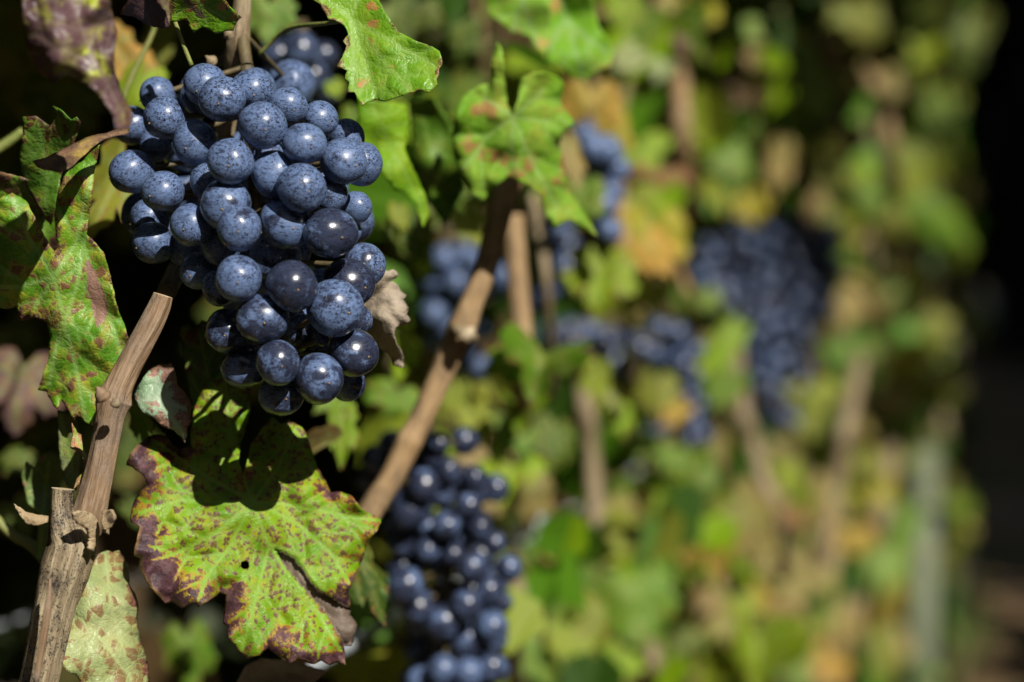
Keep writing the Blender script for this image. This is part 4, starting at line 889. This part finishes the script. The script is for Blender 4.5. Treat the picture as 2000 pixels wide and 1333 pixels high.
def bunch(label, items, d0, dz, spine, bloom, extra=None, seed=0, bulge=0.02):
    xs_ = [i[0] for i in items] or [0]; ys_ = [i[1] for i in items] or [0]
    cx, cy = sum(xs_) / len(xs_), sum(ys_) / len(ys_); hw = max(max(xs_) - cx, 30)
    pl_ = pack(items, lambda px, py: d0 + bulge * ((px - cx) / hw) ** 2, .95)
    rg_ = random.Random(seed)
    if extra:
        path, rad, rp, nb, dr = extra                   # fill a volume about a centre line
        tries = 0; made = 0
        while made < nb and tries < 6000:
            tries += 1
            s = rg_.random() * (len(path) - 1); i = int(s); t = s - i
            wr = rad[i] * (1 - t) + rad[i + 1] * t
            a, q = rg_.uniform(0, 6.283), math.sqrt(rg_.random())
            px = path[i][0] * (1 - t) + path[i + 1][0] * t + wr * q * math.cos(a); py = path[i][1] * (1 - t) + path[i + 1][1] * t + rg_.uniform(-.4, .4) * wr
            dd = d0 + dr + wr * K * d0 * q * math.sin(a) * .9
            p = P(px, py, dd); R = rp * rg_.uniform(.88, 1.1) * K * dd
            if all((p - e).length >= .93 * (R + s_) for e, s_, *_ in pl_): pl_.append((p, R, px, py)); made += 1
    sp = [P(*q) for q in spine]
    b = empty('grape_bunch', sp[0], label, 'grape bunch', 'grape bunches on the vines')
    for p, R, px, py in pl_: add_grape(b, p, R, max(0, min(1, (bloom if not isinstance(bloom, tuple) else bloom[0] + (bloom[1] - bloom[0]) * (py - min(ys_)) / max(1, max(ys_) - min(ys_))) + rg_.uniform(-.2, .2))), False)
    stem_mesh(b, sp, [(q[0], q[1]) for q in pl_])
    return b
def z8(x, y, r, l): return (560 + .4 * x, 800 + .4 * y, .4 * r * 1.07, l)
B2 = [z8(430,240,66,1), z8(520,170,60,2), z8(675,165,62,1), z8(742,165,48,0), z8(610,260,66,2), z8(720,235,52,0), z8(790,295,58,0), z8(668,372,80,0), z8(760,415,62,1), z8(920,335,56,0), z8(860,345,50,1), z8(598,500,86,0), z8(885,470,66,0), z8(780,565,68,0),
      z8(690,570,56,2), z8(945,575,58,0), z8(870,620,60,2), z8(690,685,60,1), z8(810,705,56,1), z8(1012,650,60,0), z8(570,640,82,3), z8(905,775,76,0), z8(1080,775,66,0), z8(580,860,92,0), z8(990,885,74,0), z8(640,965,82,0), z8(880,955,76,0), z8(760,1040,86,0),
      z8(1040,940,60,2), z8(1000,1060,80,0), z8(880,1130,86,0), z8(760,1270,70,0), z8(885,1285,74,0), z8(1000,1260,68,0), z8(660,1330,72,1), z8(560,770,66,3), z8(660,1040,62,3), z8(940,1180,60,3), z8(620,760,60,4), z8(900,880,60,4), z8(400,330,62,1), z8(475,330,62,2), z8(430,430,64,2), z8(520,400,60,3), z8(830,1400,80,1), z8(700,1440,76,0), z8(950,1390,76,2), z8(830,1540,80,0)]
bunch('dark glossy grape bunch with a gap showing its stalk, below the slanting tan cane', B2, .945, .0, [(830,800,.97), (850,900,.975), (868,1000,.975), (874,1110,.968), (872,1190,.968), (880,1300,.97), (885,1400,.97)], (-.2, .65), ([(845,860), (870,960), (875,1060), (890,1180), (885,1380)], [85, 105, 100, 95, 95], 31, 46, .045), seed=2)
bunch('dim blue bunch half hidden behind the tan cane', [(868,505,27,0), (905,498,26,1), (850,548,26,1), (892,552,28,0), (935,520,24,2), (930,712,28,0), (912,690,26,1), (848,612,27,0), (880,640,27,1), (850,660,25,2), (905,600,26,2), (940,745,24,1), (960,560,26,1), (985,540,24,2), (880,595,25,0)], 1.25, 0,
      [(890,440,1.28), (895,560,1.28), (920,720,1.28)], .6, ([(890,500), (880,600), (910,720)], [50, 50, 36], 25, 14, .03), 3)
bunch('long bunch stretched sideways then hanging down beside the olive leaf', [(1075,650,24,0), (1110,645,26,0), (1150,650,25,0), (1140,685,25,0), (1185,668,25,0), (1195,705,27,0), (1225,655,22,1), (1250,680,24,0), (1285,640,22,0), (1320,650,24,0), (1275,690,23,0), (1310,690,24,0), (1335,715,24,0), (1300,725,23,0), (1325,750,23,1), (1345,780,23,0), (1355,820,24,0), (1345,850,22,0), (1370,850,22,1), (1365,790,20,1), (1205,735,22,1), (1270,850,20,0), (1290,830,20,1)], 1.42, 0,
      [(1180,560,1.44), (1200,640,1.45), (1290,670,1.45), (1340,740,1.45), (1355,840,1.45)], .25, ([(1100,655), (1220,670), (1310,680), (1345,760), (1355,850)], [32, 38, 44, 30, 24], 22, 62, .015), 4)
bunch('very big blurred blue bunch far along the row', [], 1.9, 0, [(1500,400,1.94), (1510,560,1.94), (1500,720,1.94), (1530,840,1.94)], .3, ([(1500,440), (1500,525), (1495,600), (1500,680), (1510,760), (1530,840)], [48, 116, 108, 80, 54, 26], 17.5, 160, 0), 5)
bunch('blue bunch wing hanging left of the very big blurred bunch', [(1365,510,18,0), (1375,540,19,0), (1395,500,18,1), (1385,570,18,0), (1410,530,19,1), (1400,560,18,1), (1380,480,16,1), (1420,500,18,0), (1415,580,18,0)], 1.85, 0, [(1400,430,1.87), (1395,500,1.87), (1400,580,1.87)], .3, None, 6)
bunch('blue bunch wing hanging right of the very big blurred bunch', [], 2.0, 0, [(1600,410,2.02), (1600,500,2.02), (1600,640,2.02)], .3, ([(1600,460), (1605,540), (1590,640)], [42, 40, 30], 17.5, 40, 0), 12)
bunch('small bright blue cluster behind the tan leaf upper middle', [(1142,262,26,1), (1160,290,30,0), (1185,295,32,0), (1172,335,30,0), (1205,330,27,0), (1150,325,26,2), (1180,400,27,0), (1168,430,26,1), (1188,450,27,0), (1195,375,24,2)], 1.12, 0, [(1150,220,1.15), (1180,330,1.15), (1182,440,1.15)], .85, None, 7)
bunch('blurred blue bunch behind the top of the sharp bunch', [(545,110,36,0), (590,100,38,0), (565,150,38,0), (610,150,36,1), (632,110,30,1), (535,160,30,1), (600,195,36,1), (640,180,28,2)], .96, 0, [(590,40,.985), (590,120,.985), (595,190,.985)], .1, None, 8)
bunch('dark shaded bunch between the orange leaf and green leaf', [(1290,380,24,0), (1315,360,24,0), (1325,395,24,0), (1300,410,24,1), (1280,350,22,1), (1330,340,20,1)], 1.55, 0, [(1305,310,1.57), (1305,400,1.57)], .2, None, 9)
bunch('few grapes peeping out beside the vertical cane', [(1095,455,24,0), (1085,490,24,1), (1105,520,24,0), (1090,550,22,1), (1110,480,22,2), (1050,600,22,1), (1065,570,22,0)], 1.28, 0, [(1095,410,1.3), (1095,540,1.3)], .4, None, 10)

# ------------------------------------------------------------------ posts and wires
M_POST = plain('weathered_post', (.13, .15, .09), (.19, .21, .14), 6, .8, .3, .6, .004)
M_POSTD = plain('shade_painted_post', (.03, .034, .026), (.05, .055, .042), 6, .8, .3, .6, .004)  # far post: same post colour with shade painted in; staples borrow it
M_WIRE = plain('galvanised_wire', (.30, .33, .35), (.40, .43, .45), 40, .5, .5, .1, .001)
def post(px, d, ytop, wpx, label, mat, lean=0):
    top = P(px, ytop, d); x, y = top.x, top.y; r = wpx * K * d / 2
    o = empty('vineyard_post', (x, y, 0), label, 'post', 'posts at the end of the vine row')
    bm = bmesh.new()
    bmesh.ops.create_cube(bm, size=1.0, matrix=Matrix.Translation((x - o.location.x, 0, top.z / 2 - .1)) @ Matrix.Diagonal((2 * r, 2 * r, top.z + .2, 1)))
    bmesh.ops.subdivide_edges(bm, edges=[e for e in bm.edges if abs(e.verts[0].co.z - e.verts[1].co.z) > .1], cuts=14)
    bmesh.ops.bevel(bm, geom=[e for e in bm.edges if len(e.link_faces) == 2 and e.calc_face_angle() > .5], offset=r * .22, segments=2, affect='EDGES')
    for v in bm.verts: v.co += Vector((noise.noise(v.co * 9), noise.noise(v.co * 9 + Vector((5, 0, 0))), 0)) * r * .08
    me = bpy.data.meshes.new('shaft'); bm.to_mesh(me); bm.free(); me.materials.append(mat)
    s = bpy.data.objects.new('shaft', me); C.objects.link(s); s.parent = o
    s.rotation_euler = (0, lean, 0)
    for zz in (top.z - .08, top.z - .38):                                    # staples holding the wires
        bm = bmesh.new(); bmesh.ops.create_cone(bm, cap_ends=True, segments=8, radius1=.004, radius2=.004, depth=.05, matrix=Matrix.Translation((0, -r - .003, zz)) @ Matrix.Rotation(math.pi / 2, 4, 'Y'))
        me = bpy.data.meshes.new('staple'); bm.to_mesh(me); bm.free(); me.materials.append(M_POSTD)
        t = bpy.data.objects.new('staple', me); C.objects.link(t); t.parent = o
    return o
post(1806, 3.13, 875, 48, 'pale greenish post streaked with leaf shade, nearer of the two', M_POST)
post(1872, 4.3, 680, 50, 'grey post darkened as in shade, standing farther back at the dark end of the row', M_POSTD)
def wire(a, b, r, label, tie=None):
    base = Vector(a)
    o = tube(None, 'trellis_wire', [(Vector(a), r), (Vector(a).lerp(Vector(b), .33) - Vector((0, 0, .004)), r), (Vector(a).lerp(Vector(b), .66) - Vector((0, 0, .004)), r), (Vector(b), r)], M_WIRE, nseg=8, sub=5)
    prop(o, label, 'wire', 'trellis wires along the row')
    return o
a_ = P(560, 1325, .88); b_ = P(1118, 985, 1.62)
dirv = (b_ - a_).normalized()
w1 = wire(a_ - dirv * .5, b_ + dirv * 2.6, .0026, 'pale wire running along the row under the large spotted leaf')
a2 = P(-40, 1228, 1.2); b2 = P(250, 1128, 1.55)
wire(a2 - (b2 - a2).normalized() * .5, b2 + (b2 - a2).normalized() * 2.5, .0012, 'thin wire deep in the shade behind the old stub')
px_tube(w1, 'wire_tie', [(985,1052,1.35,10), (1000,1042,1.35,36), (1020,1030,1.35,44), (1045,1018,1.36,30), (1062,1010,1.37,10)], plain('white_tie', (.34, .36, .36), (.45, .47, .47), 30, .6), nseg=10, rough=.2)

# ------------------------------------------------------------------ weeds under the row
M_GRASS = cloud_material('weed_green', (.06, .11, .02), (.12, .15, .04), (.26, .2, .09))
vs, fs = [], []
for _ in range(2600):
    y = rnd.uniform(1.6, 4.6); x = row_x(y, rnd.uniform(-.02, .5)); h = rnd.uniform(.05, .2); a = rnd.uniform(0, 6.28); l = rnd.uniform(.02, .1); wd = rnd.uniform(.004, .009)
    b = len(vs); ux, uy = math.cos(a), math.sin(a)
    for t, ww in ((0, 1), (.5, .8), (1, .08)):
        cx_, cy_, cz_ = x + ux * l * t * t, y + uy * l * t * t, h * t - .01
        vs += [(cx_ - uy * wd * ww, cy_ + ux * wd * ww, cz_), (cx_ + uy * wd * ww, cy_ - ux * wd * ww, cz_)]
    fs += [(b, b + 1, b + 3, b + 2), (b + 2, b + 3, b + 5, b + 4)]
prop(link_mesh('weeds', mesh_from('weeds', vs, fs), M_GRASS), 'thin weeds and dry grass under the vine row', 'weeds', None, 'stuff')
